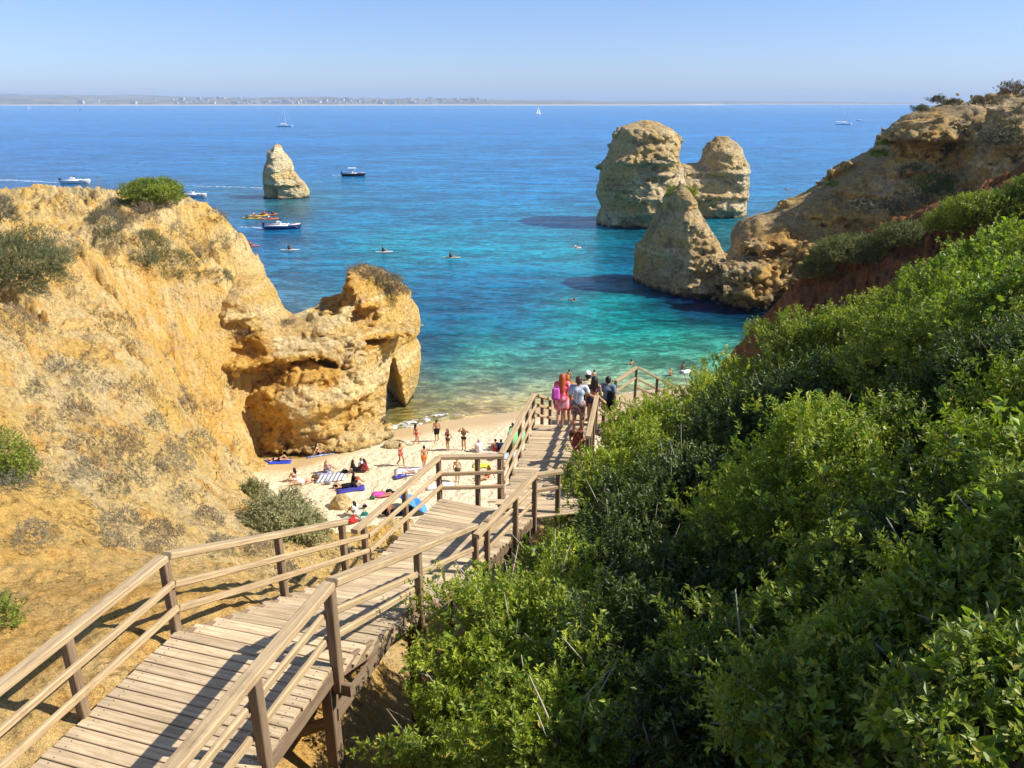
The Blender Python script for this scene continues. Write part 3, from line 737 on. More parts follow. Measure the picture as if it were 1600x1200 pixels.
def railing(pts, posts, off=(0, 0), inn=(0, 0), rails=(.66, .33), **kw):
    """pts: deck-level polyline; handrail at RH, mid rails on the walking side"""
    P = [np.array(p, float) for p in pts]
    o = np.array([inn[0], inn[1], 0])
    handrail([p+(0, 0, RH) for p in P])
    for r_ in rails: midrail([p+o+(0, 0, r_) for p in P])
zA = H-6.0; zB0 = H-8.2; zB1 = H-8.36; zC1 = H-9.45
# section directions
dA = np.array([.27, .963])
L1 = np.array([-4.03, 7.72]); R1 = np.array([-2.05, 7.14])
L0 = L1-dA*1.44; R0 = R1-dA*1.44
Lm = L1-dA*1.44*5; Rm = R1-dA*1.44*5
L4 = np.array([-2.69, 12.4]); R3 = np.array([-.72, 12.2])
B3 = np.array([-1.58, 15.35]); R5 = np.array([.44, 14.55])
deck('deck', Lm, Rm, L1, R1, zA, zA)
deck('stair_treads', L1, R1, L4, R3, zA, zB0, 'steps', 14, 2, ragged=.05)
deck('deck', L4, R3, B3, R5, zB0, zB1)
# first landing (in line with flight C)
E0 = np.array([-1.58, 15.37]); E1 = np.array([-.20, 15.45]); G0 = np.array([.46, 14.57]); G1 = np.array([1.02, 14.75])
mb = MB()
C0L = np.array([-.20, 15.42]); C0R = np.array([1.50, 15.25])
# wedge boards filling the landing
for i in range(7):
    t = i/6; a = np.array([-.55+.30*t, 15.33]); a = E1*(0)+np.array([-1.1+.9*0, 0])*0+np.array([-.95+.16*i, 15.22-.12*i]); 
    b = np.array([1.46, 15.18-.07*i-.05*0]); mb.beam(v3(a[0]+.42, a[1]+.08, zB1-.030), v3(b[0], b[1]+.04, zB1-.030), .11, .035)
mb.build('landing_boards', W_DECK, bw)
C1L = np.array([.72, 22.15]); C1R = np.array([2.55, 22.0])
deck('stair_treads', C0L, C0R, C1L, C1R, zB1+.02, zC1, 'steps', 9, 5)
# flight down from the people, then the lower landing
D1L = np.array([1.35, 24.3]); D1R = np.array([3.05, 24.0]); zD = H-10.45
deck('stair_treads', C1L, C1R, D1L, D1R, zC1, zD, 'steps', 7, 2)
deck('deck', D1L+(0, .02), D1R+(.6, .02), D1L+(.3, 2.4), D1R+(.9, 2.4), zD, zD)
deck('stair_treads', (3.75, 25.9), (3.65, 24.2), (7.0, 26.9), (7.2, 25.2), zD, H-12.2, 'steps', 10, 2)
def q(p, z): return v3(p[0], p[1], z)
stringers([q(Lm, zA), q(L1, zA), q(L4, zB0), q(B3, zB1)], [q(Rm, zA), q(R1, zA), q(R3, zB0), q(R5, zB1)])
stringers([q(C0L, zB1), q(C1L, zC1), q(D1L, zD)], [q(C0R, zB1), q(C1R, zC1), q(D1R, zD)])
def along(a, b, za, zb, ts): return [q(np.array(a)+(np.array(b)-np.array(a))*t, za+(zb-za)*t) for t in ts]
nL = np.array([.963, -.27])      # towards the right across the deck
ol = np.array([*(-nL*.05), 0]); orr = np.array([*(nL*.05), 0])
# left railing A: handrail along, posts at 1.44 m
railL = [q(Lm, zA)+ol, q(L1, zA)+ol]
handrail([p+(0, 0, RH) for p in railL]); midrail([p+(.07, -.02, .66) for p in railL]); midrail([p+(.07, -.02, .32) for p in railL])
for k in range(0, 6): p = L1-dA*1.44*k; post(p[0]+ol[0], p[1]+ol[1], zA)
# left railing over the steps
l2 = q(L1, zA)+ol; l4 = q(L4, zB0)+ol
l4h = l2+(l4-l2)*.86
handrail([l2+(.02, .04, RH+.01), l4h+(0, 0, RH+.03)])
midrail([l2+(.07, .0, .64), l4+(.05, 0, .66)]); midrail([l2+(.07, .0, .30), l4+(.05, 0, .34)])
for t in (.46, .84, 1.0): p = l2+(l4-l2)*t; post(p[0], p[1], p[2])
# left railing B up to the landing
b0 = q(L4, zB0)+ol; b3 = q(B3, zB1)+ol
handrail([b0+(-.10, -.35, RH-.04), b3+(0, 0, RH)]); midrail([b0+(.08, 0, .66), b3+(.06, 0, .66)]); midrail([b0+(.08, 0, .34), b3+(.06, 0, .32)])
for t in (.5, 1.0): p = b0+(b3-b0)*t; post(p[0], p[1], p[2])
# rail across the head of the landing
e1 = q(E1, zB1)+(0, .05, 0)
handrail([b3+(0, .02, RH+.01), e1+(0, 0, RH-.02)]); midrail([b3+(.04, -.04, .62), e1+(0, -.05, .62)]); midrail([b3+(.04, -.04, .28), e1+(0, -.05, .26)])
for t in (.60, .95): p = b3+(e1-b3)*t; post(p[0], p[1], p[2])
# left railing C
c0 = q(C0L, zB1)+(-.05, .1, 0); c1 = q(C1L, zC1)+(-.05, 0, 0)
handrail([c0+(0, 0, RH), c1+(0, 0, RH)]); midrail([c0+(.07, 0, .66), c1+(.07, 0, .66)]); midrail([c0+(.07, 0, .32), c1+(.07, 0, .32)])
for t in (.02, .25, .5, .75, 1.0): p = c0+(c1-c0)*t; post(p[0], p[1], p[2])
d1 = q(D1L, zD)+(-.05, 0, 0)
handrail([c1+(0, .03, RH), d1+(0, 0, RH)]); midrail([c1+(.05, .03, .66), d1+(.05, 0, .66)]); midrail([c1+(.05, .03, .32), d1+(.05, 0, .32)])
for t in (.5, 1.0): p = c1+(d1-c1)*t; post(p[0], p[1], p[2])
# right railing A
railR = [q(Rm, zA)+orr, q(R1, zA)+orr]
handrail([p+(0, 0, RH+.05) for p in railR], w=.15, h=.095); midrail([p+(-.08, .02, .66) for p in railR]); midrail([p+(-.08, .02, .32) for p in railR])
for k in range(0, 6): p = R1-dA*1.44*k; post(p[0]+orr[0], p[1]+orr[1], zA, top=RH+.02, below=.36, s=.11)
r1 = q(R1, zA)+orr; r3 = q(R3, zB0)+orr
handrail([r1+(.02, .04, RH+.06), r3+(0, -.2, RH+.12)], w=.15, h=.095); midrail([r1+(-.07, .0, .66), r3+(-.04, -.3, .70)]); midrail([r1+(-.07, .0, .32), r1+(r3-r1)*.6+(-.07, 0, .36)])
p = r1+(r3-r1)*.48; post(p[0], p[1], p[2], top=RH+.04, below=.45); post(r3[0], r3[1], r3[2], top=RH+.02, below=.45, mat=W_DARK)
# right railing B
rb0 = q(R3, zB0)+(.12, .0, 0); rb5 = q(R5, zB1)+(.04, 0, 0)
handrail([rb0+(-.05, -.2, RH-.10), rb5+(0, 0, RH)]); midrail([rb0+(-.05, 0, .60), rb5+(-.06, 0, .64)]); midrail([rb0+(-.05, 0, .28), rb5+(-.06, 0, .30)])
for t in (.12, .62, 1.0): p = rb0+(rb5-rb0)*t; post(p[0], p[1], p[2], below=.4)
g1 = q(G1, zB1)+(.05, 0, 0)
handrail([rb5+(.02, 0, RH-.01), g1+(0, 0, RH-.02)]); midrail([rb5+(.02, 0, .62), g1+(0, 0, .62)]); post(g1[0]-.08, g1[1], g1[2], below=.4)
# right railing C
cr0 = q(C0R, zB1)+(.05, 0, 0); cr1 = q(C1R, zC1)+(.05, 0, 0)
crs = cr0+(cr1-cr0)*.28
handrail([crs+(0, 0, RH), cr1+(0, 0, RH)]); midrail([crs+(-.07, 0, .66), cr1+(-.07, 0, .66)]); midrail([crs+(-.07, 0, .32), cr1+(-.07, 0, .32)])
for t in (.29, .5, .75, 1.0): p = cr0+(cr1-cr0)*t; post(p[0], p[1], p[2])
dr1 = q(D1R, zD)+(.05, 0, 0)
handrail([cr1+(0, .05, RH), dr1+(0, 0, RH)]); midrail([cr1+(0, .05, .64), dr1+(0, 0, .64)]); post(dr1[0], dr1[1], dr1[2])
# lower landing and last visible flight
s0 = v3(3.22, 22.4, zD); s1 = v3(3.62, 24.15, zD); s2 = v3(5.6, 24.75, H-11.45); s3 = v3(7.2, 25.2, H-12.3)
handrail([s0+(0, 0, RH), s1+(0, 0, RH)]); midrail([s0+(0, 0, .6), s1+(0, 0, .6)]); handrail([s1+(.02, 0, RH), s2+(0, 0, RH)]); midrail([s1+(0, 0, .62), s2+(0, 0, .62)]); midrail([s1+(0, 0, .3), s2+(0, 0, .3)])
for p in (s0, s1, s1*.5+s2*.5, s2): post(p[0], p[1], p[2])
f0 = v3(3.75, 26.1, zD); f1 = v3(4.62, 26.95, zD+.2); f2 = v3(6.2, 27.6, H-11.2)
handrail([f0+(0, 0, RH), f1+(0, 0, RH+.05)]); midrail([f0+(0, 0, .6), f1+(0, 0, .65)]); handrail([f1+(.03, 0, RH+.05), f2+(0, 0, RH)]); midrail([f1+(0, 0, .62), f2+(0, 0, .6)]); midrail([f1+(0, 0, .3), f2+(0, 0, .3)])
for p in (f0, f1, f1*.45+f2*.55): post(p[0], p[1], p[2], below=.8)
deck('deck', (3.7, 26.0), (3.9, 24.3), (4.6, 26.9), (5.0, 25.2), zD-.02, zD-.04)
NAILS.build('nail_heads', plain('rusty_nail', (.06, .04, .03), .6), bw)
# supports under the decks
def support(p, zd, both=None, brace=None):
    gz = float(ground_z(np.array([p[0]]), np.array([p[1]]), False)[0])-.5
    mb = MB(); mb.beam((p[0], p[1], gz), (p[0], p[1], zd-.26), .15, .15, up=(.27, .96, 0), ch=.012); mb.build('support_post', W_DARK, bw)
for k in (0, 2, 4):
    for P_ in (L1, R1):
        p = P_-dA*1.44*k; s = nL*(-.08 if P_ is R1 else .08); support(p+s, zA)
for t in (.48, 1.0):
    support(L1+(L4-L1)*t+nL*.08, zA+(zB0-zA)*t); support(R1+(R3-R1)*t-nL*.08, zA+(zB0-zA)*t)
for p, z in ((B3+(.1, -.1), zB1), (R5+(-.1, 0), zB1), ((1.3, 14.9), zB1), ((-.1, 15.3), zB1), ((.3, 18.5), H-8.9), ((2.1, 18.5), H-8.9), ((.85, 22.0), zC1), ((2.5, 21.9), zC1), ((1.5, 24.4), zD), ((3.4, 24.3), zD), ((3.6, 26.2), zD)):
    support(np.array(p), z)
def cross(a, b, name='cross_beam', w=.07, h=.16):
    mb = MB(); mb.beam(a, b, w, h); mb.build(name, W_DARK, bw)
for k in (0, 2, 4):
    cross(q(L1-dA*1.44*k-nL*.1, zA-.34), q(R1-dA*1.44*k+nL*.22, zA-.34))
cross(q(R1-nL*.08, zA-1.6), q(R1-dA*2.88-nL*.08, zA-.4), 'brace', .06, .13)
cross(q(R1-nL*.02, zA-.75), q(R1+(R3-R1)*.48-nL*.02, zA-.95), 'brace', .07, .17)
cross(q(R1-nL*.14, zA-.9), q(L1+nL*.2, zA-2.0), 'brace', .06, .13)
for t in (.48, 1.0):
    cross(q(L1+(L4-L1)*t, zA+(zB0-zA)*t-.34), q(R1+(R3-R1)*t+nL*.15, zA+(zB0-zA)*t-.34))
# steel bracket plate on the steps' edge
# ================================================================ plants
def unit(a): return a/np.maximum(np.linalg.norm(a, axis=-1, keepdims=True), 1e-9)
def leaves(name, P, D, Nn, L, Wd, fold=.25):
    """P base points, D leaf directions, Nn normals; builds rhombic leaves (2 quads folded along the midrib when fold>0)"""
    n = len(P); S = unit(np.cross(D, Nn)); U = unit(np.cross(S, D)); L = np.broadcast_to(L, (n,))[:, None]; Wd = np.broadcast_to(Wd, (n,))[:, None]
    a = P; t = P+D*L; l = P+D*L*.45+S*Wd*.5+U*Wd*fold; r = P+D*L*.45-S*Wd*.5+U*Wd*fold
    V = np.stack([a, r, t, l], 1).reshape(-1, 3); Q = np.arange(n*4).reshape(n, 4)
    return V, Q
def sph(n, rng, zmin=-1.0):
    z = rng.uniform(zmin, 1, n); a = rng.uniform(0, 2*pi, n); s = np.sqrt(1-z*z)
    return np.stack([s*np.cos(a), s*np.sin(a), z], 1)
LEAF_A = leaf_mat('mastic_leaf', (.10, .165, .018), (.42, .48, .05), .5, .38, (.50, .36, .06))
LEAF_B = leaf_mat('shade_dark_leaf', (.020, .042, .008), (.12, .17, .024), .46, .30)  # leaf colour darkened to paint in the shade of the shaded shrubs
LEAF_C = leaf_mat('mid_leaf', (.06, .11, .015), (.31, .37, .04), .48, .35, (.4, .3, .05))
LEAF_D = leaf_mat('ivy_leaf', (.10, .17, .02), (.28, .37, .04), .5, .42)
LEAF_O = leaf_mat('olive_leaf', (.07, .09, .035), (.17, .18, .075), .6, .2)
LEAF_G = leaf_mat('grey_leaf', (.055, .055, .035), (.19, .175, .115), .8, .15)
LEAF_H = leaf_mat('heath_leaf', (.10, .085, .06), (.27, .235, .15), .85, .1)
LEAF_Y = leaf_mat('bank_leaf', (.06, .085, .02), (.19, .20, .06), .6, .25)
LEAF_T = leaf_mat('dry_twig', (.08, .055, .035), (.26, .20, .12), .9, .1)
TWIG = plain('twig_bark', (.22, .18, .13), .9)
TWIG_L = plain('pale_twig', (.40, .36, .28), .9)
def twigs(name, c, R, n, rng, mat, parent, rad=.012, out=1.15, seg=4):
    mb = MB()
    for i in range(n):
        d = sph(1, rng, .1)[0]; a = np.array([0, 0, -R[2]*.6]); b = d*np.array(R)*out*rng.uniform(.75, 1.05)
        mb.rod(a+rng.normal(0, .08, 3), b, rad*1.6, rad*.35, 5, seg, bend=rng.normal(0, .10, 3)*R[0])
    return mb.build(name, mat, parent, smooth=True)
def sprigs(p, nrm, rng, k, sprig, up, L, W, wdir=.8):
    n = len(p)
    g = unit(nrm*.75+np.array([0, 0, up])+rng.normal(0, .38, (n, 3)))
    t = (np.arange(k)+.5)/k
    P = p[:, None, :]+g[:, None, :]*(t[None, :, None]-.35)*sprig*rng.uniform(.6, 1.3, (n, 1, 1))
    rad = unit(rng.normal(0, 1, (n, k, 3))); rad = unit(rad-g[:, None, :]*(rad*g[:, None, :]).sum(2, keepdims=True))
    D = unit(g[:, None, :]*.55+rad*wdir); Nn = unit(g[:, None, :]*.9-rad*.3+rng.normal(0, .25, (n, k, 3)))
    m = n*k
    return leaves('', P.reshape(m, 3), D.reshape(m, 3), Nn.reshape(m, 3), L*rng.uniform(.65, 1.25, m), W*rng.uniform(.7, 1.2, m))
def shrub(name, label, cat, c, R, dens, L, W, mat, rng, k=9, sprig=.16, up=.45, lump=.28, lf=1.6, zmin=-.35, cull=(), group=None, inner=True, tw=10, twmat=None, blade=False, shape=None, wdir=.8, depth=.3, clus=0.0, carve=0.0):
    R = np.array(R, float); area = 4*pi*((R[0]*R[1])**1.6/3+(R[0]*R[2])**1.6/3+(R[1]*R[2])**1.6/3)**(1/1.6)
    n = int(dens*area*(1-zmin)/2)
    d = sph(n, rng, zmin)
    c = np.array(c, float)
    q_ = d*lf+c*.37
    lm = 1+lump*fbm(q_[:, 0], q_[:, 1], q_[:, 2], 1.0, 3)*1.6
    rr = lm*(1-depth*rng.random(n)**1.6)
    p = d*R*rr[:, None]
    if carve:
        g_ = fbm(p[:, 0]+c[0], p[:, 1]+c[1], p[:, 2]+c[2], 1/carve, 3); p = p*(1-.75*np.clip(.10-g_, 0, .6)/.6)[:, None]; p[:, 2] += .10*np.clip(g_, 0, 1)*R[2]
    if clus:
        g = fbm(p[:, 0]+c[0], p[:, 1]+c[1], p[:, 2]+c[2], 1/clus, 2); p = p[g > rng.uniform(-.45, .12, n)]; 
        d = p/R; d = unit(d)
    if shape is not None: p = shape(p)
    for cc, RR in cull:
        qn = (p+c-np.array(cc))/np.array(RR); m = (qn**2).sum(1) > .55; p = p[m]; d = d[m]
    V, Q = sprigs(p, unit(d/R), rng, k, sprig, up, L, W, wdir)
    t_ = thing(name, label, cat, tuple(c), 0, group)
    link('foliage', mesh_np('foliage', V, Q, False), mat, t_)
    if tw: twigs('branches', c, R, tw, rng, twmat or TWIG, t_, rad=.014 if L < .1 else .02, out=1.36 if twmat is TWIG_L else 1.15)
    return t_
rg = np.random.default_rng(5)
def patch(px, py, wpx, hpx, label, mat, dens=60, hgt=.25, L=.10, W=.03, k=7, up=.8, sp=.22, thr=0.0, ns=1.2, cat='shrub', name='shrub', group=None, tw=0, var=.7):
    """low scrub that hugs the hillside"""
    p0 = on_hill(px, py); Z = p0[1]*CP+(H-p0[2])*SP; s = Z/F
    SX = wpx*s*.6; SY = max(hpx*s*3.2, SX*.5)
    n = int(4*SX*SY*dens); X = p0[0]+rg.uniform(-SX, SX, n)*1.2; Y = p0[1]+rg.uniform(-SY, SY, n)
    z = ground_z(X, Y); zz = Y*CP+(H-z)*SP; u = X/zz*F+800; v = ((H-z)*CP-Y*SP)/zz*F+600
    e = ((u-px)/(wpx*.5))**2+((v-py)/(hpx*.5))**2
    g = fbm(X, Y, X*0+px, ns, 3)
    keep = (e < 1+.7*g) & (g > thr-.45+.5*e*rg.random(n))
    X, Y, z, g, e = X[keep], Y[keep], z[keep], g[keep], e[keep]; n = len(X)
    if n < 5: return None
    hh = hgt*np.clip(1.2-.7*e+.8*g, .15, 1.8)
    p = np.stack([X-p0[0], Y-p0[1], z-p0[2]+hh*(.1+.9*rg.random(n)**.8)-.03], 1)
    V, Q = sprigs(p, unit(np.stack([g*0+.2, -.3+0*g, 1+0*g], 1)+rg.normal(0, .35, (n, 3))), rg, k, sp, up, L, W, var)
    t_ = link(name, mesh_np(name, V, Q, False), mat); t_.location = tuple(p0)
    return tag(t_, label, cat, group)
CULL = [(p, (r*.92, r*.92, r*.85)) for (a, b, d_, r), p in zip(SHRUBS, SPOS)]
LBL = {
 0: ('sunlit yellow-green shrub spilling beside the boardwalk steps, its top just below the handrail', 'A'),
 1: ('low bright shrub at the bottom edge beside the boardwalk supports', 'A'),
 2: ('shrub with pale bare twigs poking up beside the second boardwalk deck', 'C'),
 3: ('shrub reaching the right edge of the landing where the railing turns', 'C'),
 4: ('shrub against the right handrail of the upper stair flight', 'A'),
 5: ('sunny shrub just below the people on the stairs', 'A'),
 6: ('yellow-green shrub under the last zigzag of railing, against the water', 'A'),
 7: ('rounded sunlit shrub crown outlined against the shallow water with swimmers', 'A'),
 8: ('shrub at the foot of the red earth bank', 'C'),
 9: ('shrub directly below the grey-green thicket on the red bank', 'C'),
 10: ('yellow-green shrub on the skyline of the slope before the red bank', 'A'),
 11: ('bright broad-leaved shrub below the dark green ridge on the right', 'D'),
 12: ('large-leaved bright shrub at the right edge under the dark green ridge', 'D'),
 13: ('half-shaded shrub right of the sunlit one beside the boardwalk', 'B'),
 14: ('dark shrub behind the half-shaded one, below the middle landing', 'B'),
 15: ('shaded shrub in the middle of the slope with crossing pale stems', 'B'),
 16: ('dark shrub below the rounded crown at the water outline', 'B'),
 17: ('deep green shrub in the hollow below the foot of the red bank', 'B'),
 18: ('dark shrub upslope of the deep hollow, with sun only on its top', 'B'),
 19: ('dark leafy shrub below the bright broad-leaved one', 'C'),
 20: ('glossy shrub near the right edge with scattered bright leaves', 'C'),
 21: ('climbing leafy shrub at the right edge below the large-leaved one', 'D'),
 22: ('almost black shrub in full shade right of the lower sunlit one', 'B'),
 23: ('shaded shrub above the almost black one at the bottom', 'B'),
 24: ('shaded shrub left of the tall sunlit crown in the middle of the slope', 'C'),
 25: ('tall sunlit crown standing out of the shade in the middle of the slope', 'A'),
 26: ('shrub just right of the tall sunlit crown, mostly shaded', 'C'),
 27: ('dark shrub above the deep black gap near the right edge', 'B'),
 28: ('dark climbing shrub at the right edge above the black gap', 'B'),
 29: ('sunlit low shrub at the bottom edge, second from the boardwalk supports', 'A'),
 30: ('dark shrub at the bottom edge in the middle of the slope', 'B'),
 31: ('shrub with loose sprays below the tall sunlit crown', 'C'),
 32: ('shrub with trailing stems right below the tall sunlit crown', 'C'),
 33: ('shaded shrub left of the pale yellow leaves near the right edge', 'B'),
 34: ('shrub with pale yellow-green leaves close to the right edge', 'D'),
 35: ('heart-leaved shrub at the bottom edge right of the middle', 'D'),
 36: ('dark broad-leaved shrub near the lower right corner', 'D'),
 37: ('broad-leaved climber at the right edge above the lower right corner', 'D'),
 38: ('nearest heart-leaved shrub in the lower right corner', 'D'),
 **{k: ('evergreen shrub continuing the right slope beyond the right edge of the photograph', 'C') for k in range(40, 50)},
 39: ('shrub hiding the lower end of the right handrail of the upper flight', 'A')}
for i, ((px, py, D_, r), p) in enumerate(zip(SHRUBS, SPOS)):
    dist = float(np.linalg.norm(p-np.array([0, 0, H])))
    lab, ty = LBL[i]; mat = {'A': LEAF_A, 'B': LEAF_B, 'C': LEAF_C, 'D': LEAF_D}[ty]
    if dist < 6.5: L_, W_, dn, k_ = .060, .029, 400, 9
    elif dist < 12: L_, W_, dn, k_ = .068, .032, 310, 9
    elif dist < 18: L_, W_, dn, k_ = .080, .040, 185, 9
    else: L_, W_, dn, k_ = .100, .052, 105, 9
    base = LEAF_C if ty == 'D' else mat
    sx, sy, sz = rg.uniform(.92, 1.15, 3)
    cl = [CULL[j] for j in range(len(SHRUBS)) if j != i]
    twm = TWIG_L if i in (2, 3, 0, 14, 15, 24, 31, 33, 36, 29, 22) else TWIG
    R_ = (r*sx*1.12, r*sy*1.12, r*sz*.95)
    t_ = shrub('shrub', lab, 'shrub', p, R_, dn, L_, W_, base, rg, k=k_, cull=cl, tw=26 if i in (2, 0) else 12, twmat=twm,
          group='evergreen shrubs on the near slope', lump=.50, lf=2.4, sprig=.17 if dist < 12 else .22, depth=.30, carve=.75 if dist < 12 else 1.0)
    if ty == 'D' or i in (0, 29, 31, 33, 25):
        nd = int((48 if ty == 'D' else 12)*r*r*6); dd = sph(nd, rg, -.2); q_ = dd*2.2+p*.37; lm = 1+.34*fbm(q_[:, 0], q_[:, 1], q_[:, 2], 1.0, 3)*1.6
        V, Q = sprigs(dd*np.array(R_)*(lm*rg.uniform(.93, 1.04, nd))[:, None], dd, rg, 3, .12, .4, L_*1.45, W_*2.6, .9)
        link('ivy', mesh_np('ivy', V, Q, False), LEAF_D, t_)
print('near shrubs done')

LEAF_P = leaf_mat('pale_olive_leaf', (.15, .16, .07), (.36, .35, .17), .7, .2)
def gz(x, y): return float(ground_z(np.array([x]), np.array([y]))[0])
def on_hill(px, py, lo=3.0, hi=120.0):
    """first hit of the view ray with the hillside"""
    u = (px-800)/F; v = (py-600)/F
    Zs = np.exp(np.linspace(math.log(lo), math.log(hi), 700))
    X = u*Zs; Y = Zs*(CP-v*SP); Z = H-Zs*(SP+v*CP)
    g = ground_z(X, Y); m = np.nonzero((g > Z) & (Y > 2))[0]
    i = m[0] if len(m) else 300
    return np.array([X[i], Y[i], g[i]])
# green and grey-green bushes on the left headland
def hill_shrub(px, py, wpx, hpx, label, mat, L=.10, W=.035, dens=70, group=None, cat='shrub', name='shrub', k=8, dy=0, ry=None, lump=.3, tw=8, up=.4, sp=.3, clus=0, sink=.25):
    p = on_hill(px, py+hpx*.5); Z = p[1]*CP+(H-p[2])*SP
    rx = wpx/2*Z/F; rz = max(hpx/2*Z/F, .12); ry = rx*.8 if ry is None else ry*rx
    c = p+np.array([0, ry*.3, rz*(1-sink*2)])
    return shrub(name, label, cat, c, (rx, ry, rz), dens, L, W, mat, rg, k=k, lump=lump, lf=2.5, zmin=-.5, group=group, tw=tw, sprig=sp, up=up, clus=clus, depth=.45)
hill_shrub(30, 395, 150, 110, 'big round grey-green bush at the left edge of the golden cliff top', LEAF_O, dens=110, L=.09, W=.035)
hill_shrub(-5, 330, 60, 50, 'small grey bush above the big round bush at the left edge', LEAF_G, dens=80)
hill_shrub(240, 303, 92, 46, 'dense green bush on the crest of the left cliff, against the sea', LEAF_C, dens=120, L=.12, W=.05, ry=.8)
patch(232, 392, 66, 56, 'upper grey-green clump of the trailing thicket on the left cliff', LEAF_O, 200, .6, thr=-.3)
patch(272, 418, 100, 44, 'middle grey-green clump of the trailing thicket on the left cliff', LEAF_O, 230, .7, thr=-.3)
patch(325, 436, 92, 26, 'low lower clump of the trailing thicket, ending at the ochre recess', LEAF_O, 230, .5, thr=-.3)
patch(168, 345, 60, 50, 'brownish bush between two pale patches below the cliff crest', LEAF_G, 110, .5)
patch(170, 378, 55, 34, 'lower brown-green bush under the brownish one below the cliff crest', LEAF_O, 100, .4)
patch(362, 374, 34, 34, 'small grey bush near the right edge of the left cliff top', LEAF_G, 70, .5)
hill_shrub(8, 705, 90, 100, 'dark green bush cut by the left edge halfway down the slope', LEAF_C, dens=330, L=.055, W=.02, sp=.16)
patch(15, 755, 100, 50, 'grey bush under the dark green one at the left edge', LEAF_G, 240, .25, L=.06, W=.018, sp=.15)
hill_shrub(-8, 945, 70, 80, 'green bush at the left edge just above the boardwalk handrail', LEAF_C, dens=420, L=.05, W=.018, sp=.14)
hill_shrub(435, 800, 120, 82, 'large olive-green shrub at the edge of the sand by the sunbathers', LEAF_P, dens=150, L=.10, W=.035, ry=.8)
hill_shrub(478, 822, 70, 60, 'right half of the olive shrub clump bordering the sand', LEAF_P, dens=140, L=.10, W=.035)
hill_shrub(396, 762, 40, 34, 'spiky small shrub at the upper left of the large olive shrub', LEAF_Y, dens=120, L=.13, W=.03, up=1.2)
# grey-brown dry shrubs scattered over the slope
DRY = [(25, 520, 80, 50, 'dry brown shrub at the left edge below the big round bush'), (118, 455, 34, 26, 'small grey tuft below the pale ledge of the left cliff'),
 (192, 520, 36, 28, 'dry tuft at the head of the erosion rills'), (208, 548, 24, 20, 'lower dry tuft beside the erosion rills'),
 (98, 582, 52, 18, 'flat dry shrub on the footpath across the left slope'), (155, 570, 42, 30, 'dark tuft at the right end of the footpath'), (215, 620, 60, 26, 'grey scrub patch along the crest under the rills'),
 (298, 634, 50, 34, 'grey bush in front of the cave mouth'), (120, 650, 46, 30, 'pale dry tuft in the middle of the left slope'), (62, 672, 34, 30, 'brown dry tuft right of the dark green bush'),
 (180, 695, 80, 34, 'wide grey scrub patch in the middle of the left slope'), (200, 715, 50, 28, 'lower half of the wide grey scrub patch'), (250, 668, 34, 22, 'small grey tuft between crest and scrub patch'),
 (275, 725, 50, 44, 'grey tuft above the little rock ledge'), (190, 830, 56, 60, 'dark brown dry shrub hanging above the boardwalk on the left'), (180, 770, 40, 30, 'small dry tuft above the dark brown dry shrub'),
 (255, 845, 60, 36, 'dry grass tuft right of the dark brown dry shrub'), (290, 780, 50, 20, 'thin scrub line along the top of the little rock ledge'), (340, 652, 26, 20, 'tiny tuft at the foot of the cave'),
 (372, 700, 20, 18, 'tiny green tuft at the edge of the sand'), (42, 288, 34, 12, 'wispy dry bush on the summit at the far left'), (150, 308, 44, 10, 'thin brown scrub on the cliff crest left of the green bush'),
 (330, 350, 40, 22, 'dry tuft on the nose of the left cliff'), (280, 378, 40, 30, 'grey dry shrub right of the trailing thicket'), (90, 770, 30, 20, 'sparse tuft below the dark green bush'), (330, 815, 44, 22, 'dry tuft on the slope left of the olive shrub'),
 (455, 905, 40, 20, 'dry grass at the foot of the boardwalk posts'), (120, 700, 26, 18, 'faint tuft left of the wide grey scrub patch'), (265, 560, 20, 16, 'tuft clinging between the rills'), (60, 620, 30, 16, 'low tuft under the footpath'),
 (225, 345, 50, 24, 'thin scrub just below the dense green crest bush'), (100, 395, 50, 30, 'pale scrub patch right of the big round grey-green bush'), (330, 395, 50, 26, 'dry scrub on the pale shelf above the trailing thicket'),
 (140, 610, 60, 20, 'long thin scrub streak below the footpath tuft'), (230, 745, 60, 30, 'brown scrub between the wide patch and the rock ledge'), (140, 740, 50, 26, 'small scrub left of the brown scrub streak'),
 (310, 700, 44, 26, 'grey scrub near the crest above the sand'), (60, 850, 60, 34, 'faint dry grass on the slope above the left handrail'), (350, 860, 50, 26, 'dry grass behind the second span of the left railing'), (410, 860, 40, 24, 'brown scrub right behind the railing below the olive shrub')]
for px, py, w_, h_, lab in DRY:
    p = on_hill(px, py); Z = p[1]*CP+(H-p[2])*SP; q = max(Z/40, .45)
    patch(px, py, w_*1.25, h_*1.25, lab, [LEAF_T, LEAF_G, LEAF_H][int(rg.integers(3))], dens=70/q**1.6, hgt=.62*q+.08, L=.13*q, W=.020*q+.004, k=7, sp=.22*q, cat='dry shrub', name='dry_shrub', group='dry shrubs on the left slope', thr=.02, ns=2.0/q)
